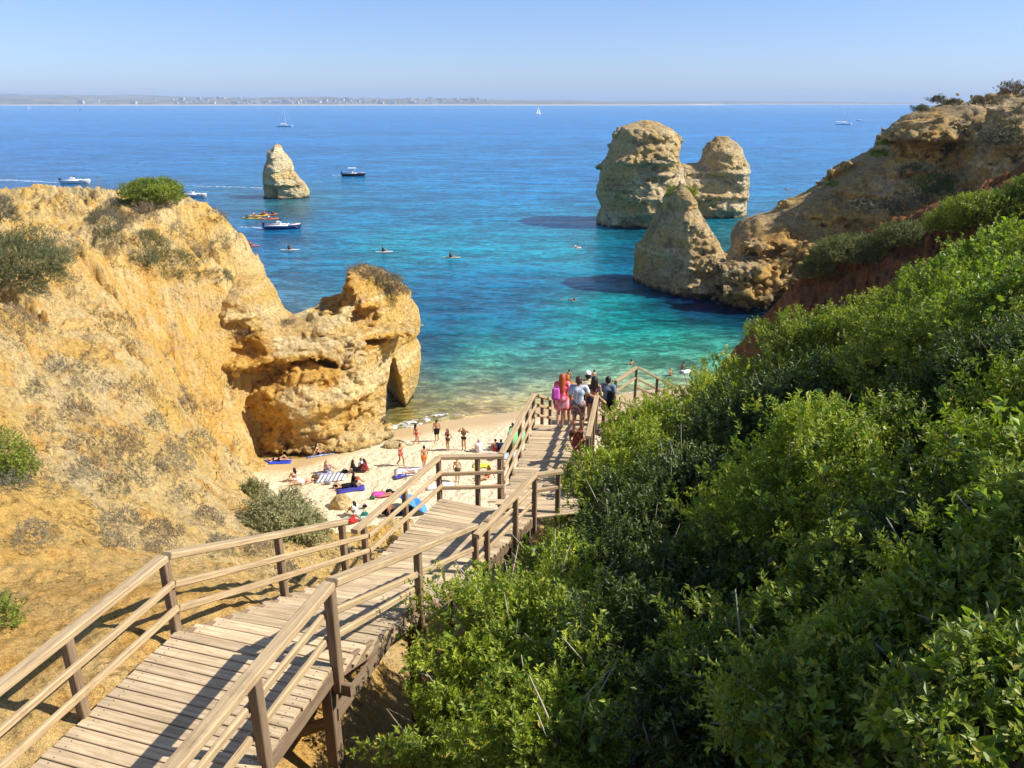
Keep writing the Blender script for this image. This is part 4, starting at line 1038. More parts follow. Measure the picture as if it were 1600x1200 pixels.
# scrub on the arch and the rocks
def rock_shrub(px, py, wpx, hpx, Y, label, mat, L=.13, W=.03, dens=80, **kw):
    p = PY(px, py+hpx*.12, Y); Z = p[1]*CP+(H-p[2])*SP
    rx = wpx/2*Z/F; rz = hpx/2*Z/F
    kw.setdefault('up', .9); kw.setdefault('lump', .5)
    return shrub('shrub', label, 'shrub', p, (rx, max(rx*.7, .6), rz), dens, L, W, mat, rg, k=7, lf=2.5, zmin=-.4, sprig=.28, depth=.5, tw=6, **kw)
rock_shrub(572, 424, 62, 20, 60.5, 'brown scrub capping the top of the sea arch', LEAF_T)
rock_shrub(600, 436, 62, 20, 61.5, 'brown heath trailing down the right shoulder of the sea arch', LEAF_G)
rock_shrub(620, 452, 40, 24, 61.5, 'lowest clump of heath on the right shoulder of the sea arch', LEAF_T)
rock_shrub(450, 506, 40, 14, 56.5, 'dry scrub in the saddle left of the arch summit', LEAF_T)
rock_shrub(385, 518, 44, 16, 55, 'dark scrub over the ochre wall above the cave', LEAF_T)
rock_shrub(1064, 300, 44, 22, 110, 'green tuft on the peak of the pyramid-shaped rock', LEAF_C, L=.3, W=.08, dens=30)
#rock_shrub(1010, 190, 50, 10, 172, 'brown scrub on the flat top of the tallest sea stack', LEAF_T, L=.4, W=.09, dens=12)
#rock_shrub(1130, 214, 40, 8, 185, 'thin scrub on top of the lower blunt sea stack', LEAF_T, L=.4, W=.09, dens=12)
# headland shrubs
for px, py, w_, h_, Y, lab, mt in [
 (1438, 170, 26, 12, 108, 'dark shrub at the left end of the headland skyline', LEAF_G), (1490, 160, 26, 12, 106, 'rounded dark shrub on the headland skyline above the domed outcrop', LEAF_G),
 (1465, 156, 26, 14, 106, 'small shrub between two larger ones on the headland skyline', LEAF_G), (1540, 158, 44, 20, 100, 'grey brush on the skyline right of the domed outcrop', LEAF_T),
 (1590, 140, 60, 26, 96, 'wiry brush at the upper right corner of the cliff', LEAF_T), (1390, 222, 34, 16, 109, 'dark shrub on the ridge left of the domed outcrop', LEAF_C),
 (1372, 240, 30, 14, 109, 'second dark shrub lower on the ridge', LEAF_C), (1300, 288, 20, 10, 110, 'single small shrub on the long ridge of the headland', LEAF_C),
 (1460, 290, 70, 44, 98, 'dark green thicket on the shaded flank below the domed outcrop', LEAF_B), (1425, 320, 90, 46, 96, 'grey-green scrub on the shaded flank above the red bank', LEAF_G),
 (1350, 320, 60, 16, 97, 'dark scrub patch in the middle of the headland flank', LEAF_G), (1560, 210, 70, 60, 92, 'grey scrub in the gully right of the domed outcrop', LEAF_G), (1430, 262, 60, 18, 98, 'scrub line under the ochre face of the domed outcrop', LEAF_G)]:
    rock_shrub(px, py, w_, h_, Y, lab, mt, L=.26, W=.08, dens=26 if mt is not LEAF_T else 16, clus=1.6 if h_ > 30 else 0)
# thickets on the red bank
hill_shrub(1340, 385, 150, 46, 'grey-green thicket covering the crest of the red earth bank', LEAF_Y, L=.12, W=.04, dens=110, ry=.5, name='shrub')
hill_shrub(1285, 418, 70, 34, 'lower left end of the thicket on the red earth bank', LEAF_Y, L=.12, W=.04, dens=110)
hill_shrub(1420, 362, 90, 40, 'right end of the thicket on the red earth bank', LEAF_Y, L=.12, W=.04, dens=110)
hill_shrub(1560, 320, 150, 60, 'dark green ridge of shrubs at the right edge under the cliff', LEAF_C, L=.13, W=.05, dens=120, ry=.6)
hill_shrub(1485, 345, 70, 44, 'left end of the dark green ridge of shrubs', LEAF_C, L=.13, W=.05, dens=110)
hill_shrub(1630, 290, 90, 60, 'upper end of the dark green ridge, cut by the right edge', LEAF_C, L=.13, W=.05, dens=110)
# ================================================================ people
def cone_sdf(X, Y, Z, a, b, ra, rb):
    a = np.array(a, float); b = np.array(b, float); ba = b-a; l2 = ba@ba+1e-12
    px, py, pz = X-a[0], Y-a[1], Z-a[2]
    t = np.clip((px*ba[0]+py*ba[1]+pz*ba[2])/l2, 0, 1)
    dx, dy, dz = px-ba[0]*t, py-ba[1]*t, pz-ba[2]*t
    return np.sqrt(dx*dx+dy*dy+dz*dz)-(ra+(rb-ra)*t)
def sdf_mesh(name, prims, h, mat, parent, clip=None, k=.02, flat=None):
    """prims: (a,b,ra,rb); smooth union"""
    lo = np.min([np.minimum(p[0], p[1])-max(p[2], p[3]) for p in prims], axis=0)-3*h; hi = np.max([np.maximum(p[0], p[1])+max(p[2], p[3]) for p in prims], axis=0)+3*h
    ax = [np.arange(lo[i], hi[i]+h, h) for i in range(3)]
    f = np.full([len(a) for a in ax], 1.0)
    for a, b, ra, rb in prims:
        r = max(ra, rb)+4*h+k; sl = []
        for i in range(3):
            i0 = max(0, int((min(a[i], b[i])-r-lo[i])/h)); i1 = min(len(ax[i]), int((max(a[i], b[i])+r-lo[i])/h)+2); sl.append(slice(i0, i1))
        X, Y, Z = np.meshgrid(ax[0][sl[0]], ax[1][sl[1]], ax[2][sl[2]], indexing='ij')
        d = cone_sdf(X, Y, Z, a, b, ra, rb); g = f[tuple(sl)]
        kk = min(k, min(ra, rb)*1.2)
        hh = np.clip(.5+.5*(g-d)/kk, 0, 1); f[tuple(sl)] = g*(1-hh)+d*hh-kk*hh*(1-hh)
    if clip is not None:
        X, Y, Z = np.meshgrid(*ax, indexing='ij'); f = np.maximum(f, clip(X, Y, Z))
    V, Q = surface_nets(f, lo, h)
    return link(name, mesh_np(name, V, Q), mat, parent)
A3 = lambda *a: np.array(a, float)
def joints(pose, sex='m', seed=0):
    r = random.Random(seed); w = .185 if sex == 'm' else .165
    J = dict(pel=A3(0, 0, .96), belly=A3(0, .01, 1.10), chest=A3(0, 0, 1.30), neck=A3(0, -.01, 1.47), head=A3(0, .015, 1.62), sl=A3(-w, 0, 1.42), sr=A3(w, 0, 1.42),
             el=A3(-w-.07, -.03, 1.14), er=A3(w+.07, -.03, 1.14), wl=A3(-w-.08, .06, .89), wr=A3(w+.08, .06, .89), hl=A3(-.09, 0, .93), hr=A3(.09, 0, .93),
             kl=A3(-.10, .02, .50), kr=A3(.10, .02, .50), al=A3(-.11, -.02, .08), ar=A3(.11, -.02, .08))
    J['face'] = A3(0, 1, 0)
    if pose == 'walk':
        J.update(kl=A3(-.10, .16, .53), al=A3(-.11, .14, .10), kr=A3(.10, -.02, .50), ar=A3(.11, -.28, .16), el=A3(-w-.06, -.12, 1.15), wl=A3(-w-.05, -.16, .90), er=A3(w+.06, .06, 1.15), wr=A3(w+.04, .24, .96))
    elif pose == 'stroll':
        J.update(kl=A3(-.10, .06, .50), al=A3(-.12, -.06, .10), kr=A3(.09, .12, .52), ar=A3(.11, .20, .08), wl=A3(-w-.09, -.04, .88), wr=A3(w+.05, .12, .92))
    elif pose == 'armsup':
        J.update(el=A3(-w-.26, -.02, 1.40), wl=A3(-.10, .05, 1.62), er=A3(w+.26, -.02, 1.38), wr=A3(w+.05, .06, 1.60))
    elif pose == 'hips':
        J.update(el=A3(-w-.22, -.10, 1.18), wl=A3(-w-.02, .04, 1.02), er=A3(w+.20, -.10, 1.18), wr=A3(w+.01, .04, 1.02))
    elif pose == 'railhand':
        J.update(er=A3(w+.12, .10, 1.18), wr=A3(w+.26, .26, 1.05), el=A3(-w-.06, -.02, 1.14), wl=A3(-w-.04, .16, .98), kl=A3(-.10, .05, .50), al=A3(-.11, -.06, .08), kr=A3(.10, .10, .51), ar=A3(.12, .14, .08))
    elif pose == 'bent':
        J.update(chest=A3(0, .22, 1.20), belly=A3(0, .10, 1.07), neck=A3(0, .34, 1.33), head=A3(0, .46, 1.42), sl=A3(-w, .28, 1.30), sr=A3(w, .28, 1.30), el=A3(-w-.04, .38, 1.04), er=A3(w+.04, .38, 1.04), wl=A3(-.08, .46, .84), wr=A3(.10, .46, .84), kl=A3(-.11, .10, .50), kr=A3(.11, .02, .50))
    elif pose == 'sit':
        J.update(pel=A3(0, 0, .12), belly=A3(0, .01, .26), chest=A3(0, .05, .46), neck=A3(0, .09, .63), head=A3(0, .12, .78), sl=A3(-w, .07, .58), sr=A3(w, .07, .58), el=A3(-w-.06, .14, .34), er=A3(w+.06, .14, .34), wl=A3(-.12, .36, .36), wr=A3(.12, .36, .36),
                 hl=A3(-.09, .03, .12), hr=A3(.09, .03, .12), kl=A3(-.13, .40, .40), kr=A3(.13, .42, .38), al=A3(-.14, .62, .07), ar=A3(.13, .68, .07))
    elif pose == 'siteflat':
        J.update(pel=A3(0, 0, .12), belly=A3(0, -.03, .26), chest=A3(0, -.10, .45), neck=A3(0, -.12, .62), head=A3(0, -.08, .77), sl=A3(-w, -.11, .57), sr=A3(w, -.11, .57), el=A3(-w-.10, -.26, .34), er=A3(w+.10, -.26, .34), wl=A3(-w-.12, -.36, .07), wr=A3(w+.12, -.36, .07),
                 hl=A3(-.09, .03, .12), hr=A3(.09, .03, .12), kl=A3(-.12, .44, .14), kr=A3(.12, .42, .30), al=A3(-.13, .86, .07), ar=A3(.13, .72, .07))
    elif pose == 'lie':     # on the back, one knee up, head towards -y
        J.update(pel=A3(0, 0, .11), belly=A3(0, -.16, .12), chest=A3(0, -.36, .13), neck=A3(0, -.52, .12), head=A3(0, -.67, .13), sl=A3(-w, -.47, .10), sr=A3(w, -.47, .10), el=A3(-w-.12, -.22, .07), er=A3(w+.14, -.60, .07), wl=A3(-w-.10, .03, .06), wr=A3(.08, -.80, .07),
                 hl=A3(-.09, .03, .11), hr=A3(.09, .03, .11), kl=A3(-.11, .38, .34), kr=A3(.11, .46, .12), al=A3(-.12, .60, .07), ar=A3(.13, .88, .07)); J['face'] = A3(0, 0, 1)
    elif pose == 'prone':
        J.update(pel=A3(0, 0, .11), belly=A3(0, -.15, .12), chest=A3(0, -.34, .17), neck=A3(0, -.48, .24), head=A3(0, -.60, .32), sl=A3(-w, -.42, .16), sr=A3(w, -.42, .16), el=A3(-w-.05, -.62, .06), er=A3(w+.05, -.62, .06), wl=A3(-.08, -.80, .08), wr=A3(.08, -.80, .08),
                 hl=A3(-.09, .03, .11), hr=A3(.09, .03, .11), kl=A3(-.11, .46, .08), kr=A3(.11, .46, .08), al=A3(-.12, .88, .10), ar=A3(.13, .70, .34)); J['face'] = A3(0, -1, .1)
    elif pose == 'swim':
        J.update(pel=A3(0, 0, -.02), belly=A3(0, -.15, .01), chest=A3(0, -.34, .04), neck=A3(0, -.48, .10), head=A3(0, -.60, .20), sl=A3(-w, -.42, .04), sr=A3(w, -.42, .04), el=A3(-w-.22, -.55, .02), er=A3(w+.22, -.50, .05), wl=A3(-w-.18, -.80, .0), wr=A3(w+.30, -.74, .0),
                 hl=A3(-.09, .03, -.04), hr=A3(.09, .03, -.04), kl=A3(-.14, .42, -.06), kr=A3(.14, .42, -.08), al=A3(-.16, .82, -.02), ar=A3(.18, .80, -.1)); J['face'] = A3(0, -1, .1)
    elif pose == 'paddle':
        J.update(pel=A3(0, 0, .12), belly=A3(0, 0, .26), chest=A3(0, .03, .46), neck=A3(0, .05, .62), head=A3(0, .07, .77), sl=A3(-w, .04, .58), sr=A3(w, .04, .58), el=A3(-w-.12, .20, .42), er=A3(w+.12, .20, .40), wl=A3(-w-.10, .44, .50), wr=A3(w+.12, .42, .30),
                 hl=A3(-.09, .03, .12), hr=A3(.09, .03, .12), kl=A3(-.13, .44, .26), kr=A3(.13, .44, .26), al=A3(-.12, .84, .08), ar=A3(.12, .84, .08))
    return J
def body_prims(J, sex, fine=True):
    k = .9 if sex == 'f' else 1.0
    fa = J['face']; up = unit(J['head']-J['neck']); rt = unit(np.cross(fa, up)); 
    hd = J['head']
    P = [(J['hl'], J['hr'], .105, .105), (J['pel'], J['belly'], .12, .10*k+.005), (J['belly'], J['chest'], .105*k, .125*k), (J['chest']-rt*.06, J['chest']+rt*.06, .11*k, .11*k),
         (J['sl'], J['sr'], .062*k, .062*k), (J['chest'], J['neck'], .10*k, .05), (J['neck'], hd-up*.05, .052*k, .05),
         (hd+up*.035, hd-up*.02, .092, .085), (hd-up*.02+fa*.02, hd-up*.075+fa*.045, .075, .045),
         (hd+fa*.09-up*.005, hd+fa*.108-up*.03, .010, .015), (hd+fa*.082-up*.062-rt*.018, hd+fa*.082-up*.062+rt*.018, .012, .012)]
    for s in (-1, 1):
        P.append((hd+rt*s*.088-up*.03, hd+rt*s*.09+up*.015, .014, .016))
        P.append((hd+fa*.082+rt*s*.032+up*.012, hd+fa*.084+rt*s*.034+up*.012, .012, .012))
    for s, a in (('l', -1), ('r', 1)):
        P += [(J['s'+s], J['e'+s], .052*k, .040*k), (J['e'+s], J['w'+s], .040*k, .027*k), (J['h'+s], J['k'+s], .088, .056), (J['k'+s], J['k'+s]*.6+J['a'+s]*.4, .055, .056), (J['k'+s]*.6+J['a'+s]*.4, J['a'+s], .056, .036)]
        shin = unit(J['a'+s]-J['k'+s]); fw = unit(J['face']-shin*(J['face']@shin)) if abs(J['face']@shin) < .95 else A3(0, 0, 1)
        if J['face'][2] > .5: fw = A3(0, .3, 1); fw = unit(fw)
        if J['pel'][2] > .3: fw = A3(0, 1, 0)
        P += [(J['a'+s]+shin*.03, J['a'+s]+shin*.045+fw*.14, .034, .026), (J['a'+s]+shin*.03, J['a'+s]+shin*.04-fw*.04, .034, .03), (J['a'+s]+shin*.05+fw*.14, J['a'+s]+shin*.052+fw*.175, .026, .018)]
        d = unit(J['w'+s]-J['e'+s]); side = unit(np.cross(d, A3(0, 0, 1)+.01)); pl = unit(np.cross(side, d))
        fwd = J['face'] if abs(d@J['face']) < .8 else A3(0, 0, 1); fwd = unit(fwd-d*(fwd@d)); nrm = unit(np.cross(d, fwd))
        w_ = J['w'+s]
        P.append((w_+d*.02, w_+d*.075+fwd*0, .026, .028)); P.append((w_+d*.07-fwd*.022, w_+d*.07+fwd*.022, .016, .016))
        inn = -nrm*a if True else nrm
        for i, (o_, ln) in enumerate(((-.030, .058), (-.010, .072), (.010, .078), (.030, .070))):
            b0 = w_+d*.088+fwd*o_; b1 = b0+d*ln*.5+inn*.008; b2 = b1+d*ln*.42+inn*.024
            P.append((b0, b1, .0095, .009)); P.append((b1, b2, .009, .0075))
        t0 = w_+d*.035+fwd*.028; t1 = t0+d*.03+fwd*.028+inn*.01; P.append((t0, t1, .011, .010)); P.append((t1, t1+d*.028+fwd*.006+inn*.006, .010, .008))
    if sex == 'f':
        for s in (-1, 1): P.append((J['chest']+rt*s*.07+fa*.06+up*.02, J['chest']+rt*s*.07+fa*.085, .055, .05))
    return P
SKINS = [plain('skin_%s' % n, c, .55, .4, .05) for n, c in (('fair', (.56, .33, .22)), ('tan', (.42, .21, .115)), ('brown', (.26, .125, .065)))]
CLOTH = {}
def cloth(name, c, scale=30, var=.12):
    if name not in CLOTH: CLOTH[name] = plain(name, c, .85, .15, var, scale)
    return CLOTH[name]
def pattern_cloth(name, c1, c2, scale, kind='noise'):
    if name in CLOTH: return CLOTH[name]
    b = NB(name); o = b.coord()
    if kind == 'stripe': f = b.ramp(b.math('SINE', b.math('MULTIPLY', b.sep(o)[0], scale)), [(.45, 0), (.55, 1)])
    elif kind == 'vstripe': f = b.ramp(b.noise(b.map(o, (scale, scale, scale*.08)), 1, 2), [(.45, 0), (.56, 1)])
    else: f = b.ramp(b.noise(o, scale, 3), [(.46, 0), (.54, 1)])
    CLOTH[name] = b.fin(b.mix(f, c1, c2), .85, spec=.15); return CLOTH[name]
HAIRS = {k: plain('hair_'+k, c, .5, .4, .3, 40) for k, c in (('black', (.012, .010, .009)), ('brown', (.07, .035, .018)), ('red', (.36, .085, .02)), ('blond', (.42, .27, .11)), ('grey', (.35, .33, .3)))}
def person(label, loc, rz, pose='stand', sex='m', skin=1, hair='black', hairlen=0, wear=(), scale=1.0, h=.022, seed=0, group=None, cap=None):
    J = joints(pose, sex, seed); t = thing('person', label, 'person', loc, rz, group); t.scale = (scale,)*3
    sdf_mesh('body', body_prims(J, sex), h, SKINS[skin], t)
    fa = J['face']; hd = J['head']; up = unit(hd-J['neck']); rt = unit(np.cross(fa, up))
    hp = [(hd+up*.045-fa*.018, hd-up*.005-fa*.03, .096, .092)]
    if hairlen: 
        hp += [(hd-fa*.05, J['neck']-fa*.06-up*(.02+hairlen), .085, .07), (hd+rt*.06-fa*.02, J['neck']+rt*.09-fa*.03-up*hairlen*.6, .05, .04), (hd-rt*.06-fa*.02, J['neck']-rt*.09-fa*.03-up*hairlen*.6, .05, .04)]
    if hairlen >= 0: sdf_mesh('hair', hp, max(h*.8, .012), HAIRS[hair], t, clip=lambda X, Y, Z: ((X-hd[0])*fa[0]+(Y-hd[1])*fa[1]+(Z-hd[2])*fa[2])-.045-.35*((X-hd[0])*up[0]+(Y-hd[1])*up[1]+(Z-hd[2])*up[2]))
    if cap: sdf_mesh('cap', [(hd+up*.06, hd+up*.05-fa*.01, .105, .104), (hd+up*.04+fa*.10, hd+up*.035+fa*.16, .05, .04)], h*.8, cap, t, clip=lambda X, Y, Z: -(((X-hd[0])*up[0]+(Y-hd[1])*up[1]+(Z-hd[2])*up[2])-.03))
    kf = .9 if sex == 'f' else 1.0; e = .018
    for kind, m in wear:
        if kind in ('shirt', 'dress'):
            pr = [(J['belly']-up*.06, J['chest'], .118*kf+e, .128*kf+e), (J['chest']-rt*.06, J['chest']+rt*.06, .115*kf+e, .115*kf+e), (J['sl'], J['sr'], .066+e*.7, .066+e*.7), (J['pel'], J['belly'], .125+e, .12+e)]
            for s in 'lr': pr.append((J['s'+s], J['s'+s]*.45+J['e'+s]*.55, .060+e, .060+e))
            if kind == 'dress':
                for s in 'lr': pr.append((J['h'+s], J['h'+s]*.35+J['k'+s]*.65, .11+e, .135+e))
                pr.append((J['pel'], (J['kl']+J['kr'])/2*.6+J['pel']*.4, .15, .16))
            sdf_mesh('dress' if kind == 'dress' else 'shirt', pr, h, m, t, k=.03)
        if kind in ('shorts', 'skirt'):
            pr = [(J['hl'], J['hr'], .112+e, .112+e), (J['pel'], J['belly']*.4+J['pel']*.6, .128+e, .115+e)]
            for s in 'lr': pr.append((J['h'+s], J['h'+s]*.3+J['k'+s]*.7, .095+e, .085+e))
            sdf_mesh('shorts', pr, h, m, t, k=.03)
        if kind in ('bikini', 'briefs'):
            sdf_mesh('swim_bottom', [(J['hl'], J['hr'], .108+e*.5, .108+e*.5), (J['pel'], J['pel']+up*.02, .122, .118)], h, m, t)
        if kind in ('bikini', 'top'):
            sdf_mesh('bikini_top', [(J['chest']-rt*.08+fa*.02, J['chest']+rt*.08+fa*.02, .118*kf+e*.5, .118*kf+e*.5)], h, m, t, clip=lambda X, Y, Z: np.abs((X-J['chest'][0])*up[0]+(Y-J['chest'][1])*up[1]+(Z-J['chest'][2])*up[2])-.055)
        if kind == 'backpack':
            c = J['chest']-fa*.20-up*.12+rt*(-.20 if 'magenta' in m.name else .16)
            sdf_mesh('backpack', [(c-rt*.04+up*.10, c-rt*.04-up*.13, .075, .09), (c+rt*.05+up*.10, c+rt*.05-up*.13, .075, .09)], h, m, t, k=.04)
    return t
def clearance(): pass
# ---- on the stairs (they look away from us, down to the bay)
HS = .0125
def deckz(x, y):
    if y < 22.1: return zB1+.02+(zC1-zB1-.02)*math.ceil(max(0, (y-15.4)/6.7)*9)/9
    if y < 24.25: return zC1+(zD-zC1)*math.ceil((y-22.1)/2.15*7)/7
    return zD
def stairs_person(px, y, **kw):
    x = 0; 
    for _ in range(20): z = deckz(x, y); x = (px-800)/F*(y*CP+(H-z)*SP)
    return (x, y, z)
pink = pattern_cloth('pink_print', (.78, .10, .17), (.80, .42, .52), 7)
tee = pattern_cloth('tie_dye', (.72, .76, .84), (.30, .38, .52), 9, 'vstripe')
swimsh = pattern_cloth('printed_shorts', (.45, .30, .27), (.12, .08, .09), 14)
person('red-haired woman in a pink dress with a magenta bag, on the stairs', stairs_person(877, 22.35), -.05, 'stroll', 'f', 0, 'red', .22, [('dress', pink), ('backpack', cloth('magenta_bag', (.52, .10, .42)))], 1.0, HS)
person('man in a white and grey streaked t-shirt and printed shorts, hand towards the rail', stairs_person(902, 21.45), -.12, 'railhand', 'm', 1, 'brown', 0, [('shirt', tee), ('shorts', swimsh)], 1.05, HS)
person('tanned woman in a dark bikini right of the man in the streaked t-shirt', stairs_person(926, 22.6), -.1, 'stroll', 'f', 1, 'black', .12, [('bikini', cloth('navy_bikini', (.05, .05, .12)))], .98, HS)
person('man in a grey-blue t-shirt with a black bag, right of the group', stairs_person(947, 24.35), -.35, 'stroll', 'm', 1, 'black', 0, [('shirt', cloth('slate_tee', (.16, .22, .31))), ('shorts', cloth('black_shorts', (.015, .015, .018))), ('backpack', cloth('black_bag', (.012, .012, .014)))], 1.03, HS)
person('person in a white cap just ahead of the man in the streaked t-shirt', stairs_person(916, 24.6), .1, 'stroll', 'm', 1, 'black', 0, [('shirt', cloth('pale_olive', (.55, .52, .36))), ('shorts', cloth('dark_olive', (.08, .08, .05)))], 1.08, HS, cap=cloth('white_cap', (.8, .8, .78)))
person('second red-haired woman, in an orange top, ahead of the pink dress', stairs_person(884, 23.6), 0, 'stroll', 'f', 1, 'red', .1, [('shirt', cloth('orange_top', (.70, .20, .04))), ('shorts', cloth('rust_shorts', (.30, .10, .05)))], 1.06, HS)
person('stooping child with reddish brown hair beside the shrubs right of the stairs', stairs_person(903, 18.2), pi-.4, 'bent', 'f', 1, 'brown', .12, [('dress', cloth('rust_dress', (.22, .07, .04)))], .72, HS)
# ---- on the beach
def bp(px, py): p = on_beach(px, py); return (p[0], p[1], float(p[2])+.0)
black = cloth('black_swimwear', (.012, .012, .014)); navy = cloth('navy_cloth', (.02, .03, .10)); red = cloth('red_swimwear', (.5, .03, .03)); white = cloth('white_cloth', (.8, .8, .8)); teal = cloth('teal_swimwear', (.02, .2, .22))
person('woman walking along the wet sand left of the man in black shorts', bp(651, 695), -1.3, 'walk', 'f', 1, 'black', .05, [('bikini', red)], 1.0)
person('bare-chested man in black swimming shorts standing with his back turned on the wet sand', bp(683, 690), .2, 'stroll', 'm', 1, 'black', 0, [('shorts', black)], 1.05)
person('woman in a dark bikini leaning forward left of the one with raised arms', bp(700, 704), 2.4, 'hips', 'f', 1, 'brown', .05, [('bikini', black)], 1.0)
person('woman with raised arms standing on the sand above the boardwalk railing', bp(725, 703), 2.8, 'armsup', 'f', 1, 'blond', .05, [('bikini', black)], 1.05)
person('woman in a red bikini walking alone across the middle of the beach', bp(627, 728), -2.2, 'walk', 'f', 1, 'black', .05, [('bikini', red)], 1.0)
person('dark-haired person in orange trunks standing just left of the boardwalk handrail', bp(664, 732), .6, 'stroll', 'm', 1, 'black', 0, [('shorts', cloth('orange_trunks', (.65, .2, .05)))], 1.0)
person('boy in olive shorts seen through the bars of the landing railing', bp(715, 752), pi, 'stand', 'm', 0, 'brown', 0, [('shorts', cloth('dark_olive', (.08, .08, .05)))], .98)
person('person in a white shirt sitting with back turned beside the pink towel', bp(749, 706), .3, 'sit', 'm', 0, 'grey', 0, [('shirt', white), ('shorts', white)], 1.05)
person('tanned person sitting left in the trio behind the handrail', bp(775, 704), .4, 'sit', 'm', 1, 'black', 0, [('shorts', red)], 1.0)
person('person in a navy shirt sitting in the middle of the trio behind the handrail', bp(783, 705), .1, 'sit', 'm', 2, 'black', 0, [('shirt', navy), ('shorts', black)], 1.0)
person('person in black sitting right in the trio behind the handrail', bp(793, 706), -.5, 'sit', 'f', 2, 'black', .05, [('dress', black)], 1.0)
person('dark-haired person standing behind the pale green beach umbrella', bp(801, 694), 0, 'stand', 'm', 2, 'black', 0, [('shorts', black)], 1.0)
def towel(px, py, w, l, rz, mat, label, group=None, tilt=0):
    p = on_beach(px, py); n = 9; m = 5
    g = np.linspace(-.5, .5, n); k = np.linspace(-.5, .5, m); A, B = np.meshgrid(g*l, k*w, indexing='ij')
    A = A+.04*vnoise(B*3+px, A*2, A*0); B = B+.03*vnoise(A*3, B*2+py, A*0)
    c, s = cos(rz), sin(rz); X = p[0]+A*c-B*s; Y = p[1]+A*s+B*c
    Zt = beach_z(X, Y)+.055+.03*vnoise(X*4, Y*4, X*0)
    V = np.concatenate([np.stack([X, Y, Zt], 2).reshape(-1, 3), np.stack([X, Y, Zt-.02], 2).reshape(-1, 3)])
    I = np.arange(n*m).reshape(n, m); Q = np.stack([I[:-1, :-1], I[1:, :-1], I[1:, 1:], I[:-1, 1:]], 2).reshape(-1, 4)
    rim = list(I[:, 0])+list(I[-1, 1:])+list(I[::-1, -1][1:])+list(I[0, ::-1][1:-1]); E_ = [(rim[i], rim[(i+1) % len(rim)], rim[(i+1) % len(rim)]+n*m, rim[i]+n*m) for i in range(len(rim))]
    Q = np.concatenate([Q, (Q+n*m)[:, ::-1], np.array(E_)[:, ::-1]])
    return tag(link('beach_towel', mesh_np('beach_towel', V, Q), mat), label, 'beach towel', group)
blue = cloth('blue_towel', (.03, .07, .50)); blue2 = pattern_cloth('blue_white_towel', (.04, .10, .55), (.55, .6, .7), 6, 'noise'); strp = pattern_cloth('striped_towel', (.62, .62, .66), (.16, .16, .22), 22, 'stripe'); pinkt = cloth('pink_towel', (.85, .10, .42)); violet = cloth('violet_towel', (.06, .06, .30))
G = 'towels spread on the sand'
towel(433, 722, .95, 2.1, .12, blue, 'bright blue towel, lower of the two at the left end of the beach', G)
towel(441, 709, .8, 1.9, .1, violet, 'dark towel, upper of the two at the left end of the beach', G)
towel(502, 710, .95, 2.1, .22, blue2, 'blue towel with a pale end under the woman near the cliff foot', G)
towel(517, 746, 1.6, 2.0, .15, strp, 'grey and white striped blanket in the middle of the beach', G)
towel(505, 740, .9, 1.0, .1, cloth('lavender_towel', (.35, .34, .5)), 'small lavender towel tucked beside the striped blanket', G)
towel(548, 765, .9, 1.8, .3, violet, 'violet-blue towel below the striped blanket', G)
towel(642, 737, 1.3, 2.2, .15, white, 'large white blanket right of the seated group', G)
towel(627, 744, .6, 1.1, .5, violet, 'small indigo towel on the left end of the white blanket', G)
towel(595, 773, .8, 1.1, .0, pinkt, 'bright pink towel above the blue beach shade', G)
towel(752, 713, .8, 1.3, .1, pinkt, 'pink patterned towel behind the landing railing', G)
towel(786, 713, 1.2, 2.0, .0, cloth('pale_blue_towel', (.45, .55, .75)), 'pale blue towel under the trio behind the handrail', G)
towel(556, 812, .8, 1.7, .5, cloth('mint_towel', (.35, .55, .5)), 'pale mint towel beside the lowest sunbathing pair', G)
towel(753, 728, .7, 1.2, 0, cloth('yellow_towel', (.75, .8, .08)), 'bright yellow towel seen through the landing railing', G)
towel(625, 800, .9, 1.6, .3, navy, 'navy towel at the foot of the blue beach shade', G)
towel(688, 760, .8, 1.8, .2, white, 'white towel just below the boardwalk corner post', G)
SP_ = 'people lying and sitting on towels'
def sunb(px, py, **kw):
    p = on_beach(px, py); return (p[0], p[1], float(beach_z(p[0], p[1]))+.08)
person('woman in a black bikini lying on the lower bright blue towel with one knee raised', sunb(436, 721), pi/2+.12+pi, 'lie', 'f', 0, 'black', .1, [('bikini', black)], 1.0)
person('person in dark clothes lying on the upper towel at the left end of the beach', sunb(441, 709), pi/2+.1+pi, 'lie', 'm', 1, 'black', 0, [('shorts', navy), ('shirt', navy)], 1.0)
person('dark-haired person sitting up behind the two towels at the left end of the beach', sunb(443, 703), -.6, 'sit', 'f', 0, 'black', .1, [('top', white), ('briefs', white)], 1.0)
person('woman in a black top leaning back on the blue towel near the cliff foot', sunb(498, 711), -pi/2+.22, 'siteflat', 'f', 0, 'black', .2, [('top', black), ('briefs', black)], 1.0)
person('bald bare-backed man sitting on the lavender towel by the striped blanket', sunb(509, 739), -.9, 'sit', 'm', 0, 'grey', -1, [('shorts', cloth('grey_shorts', (.2, .2, .25)))], 1.05)
person('person in black sitting left in the group of three above the striped blanket', sunb(555, 738), -1.4, 'siteflat', 'f', 1, 'black', .1, [('dress', black)], 1.0)
person('person in a pale shirt sitting in the middle of the group of three', sunb(563, 735), -1.9, 'sit', 'm', 1, 'brown', 0, [('shirt', white), ('shorts', black)], 1.0)
person('dark red-clad person sitting at the right of the group of three', sunb(572, 737), 1.3, 'sit', 'f', 1, 'black', .1, [('dress', cloth('maroon_dress', (.2, .03, .03)))], 1.0)
person('person in black lying on the violet-blue towel below the striped blanket', sunb(544, 762), pi/2+.3, 'prone', 'm', 1, 'black', 0, [('shirt', black), ('shorts', black)], 1.0)
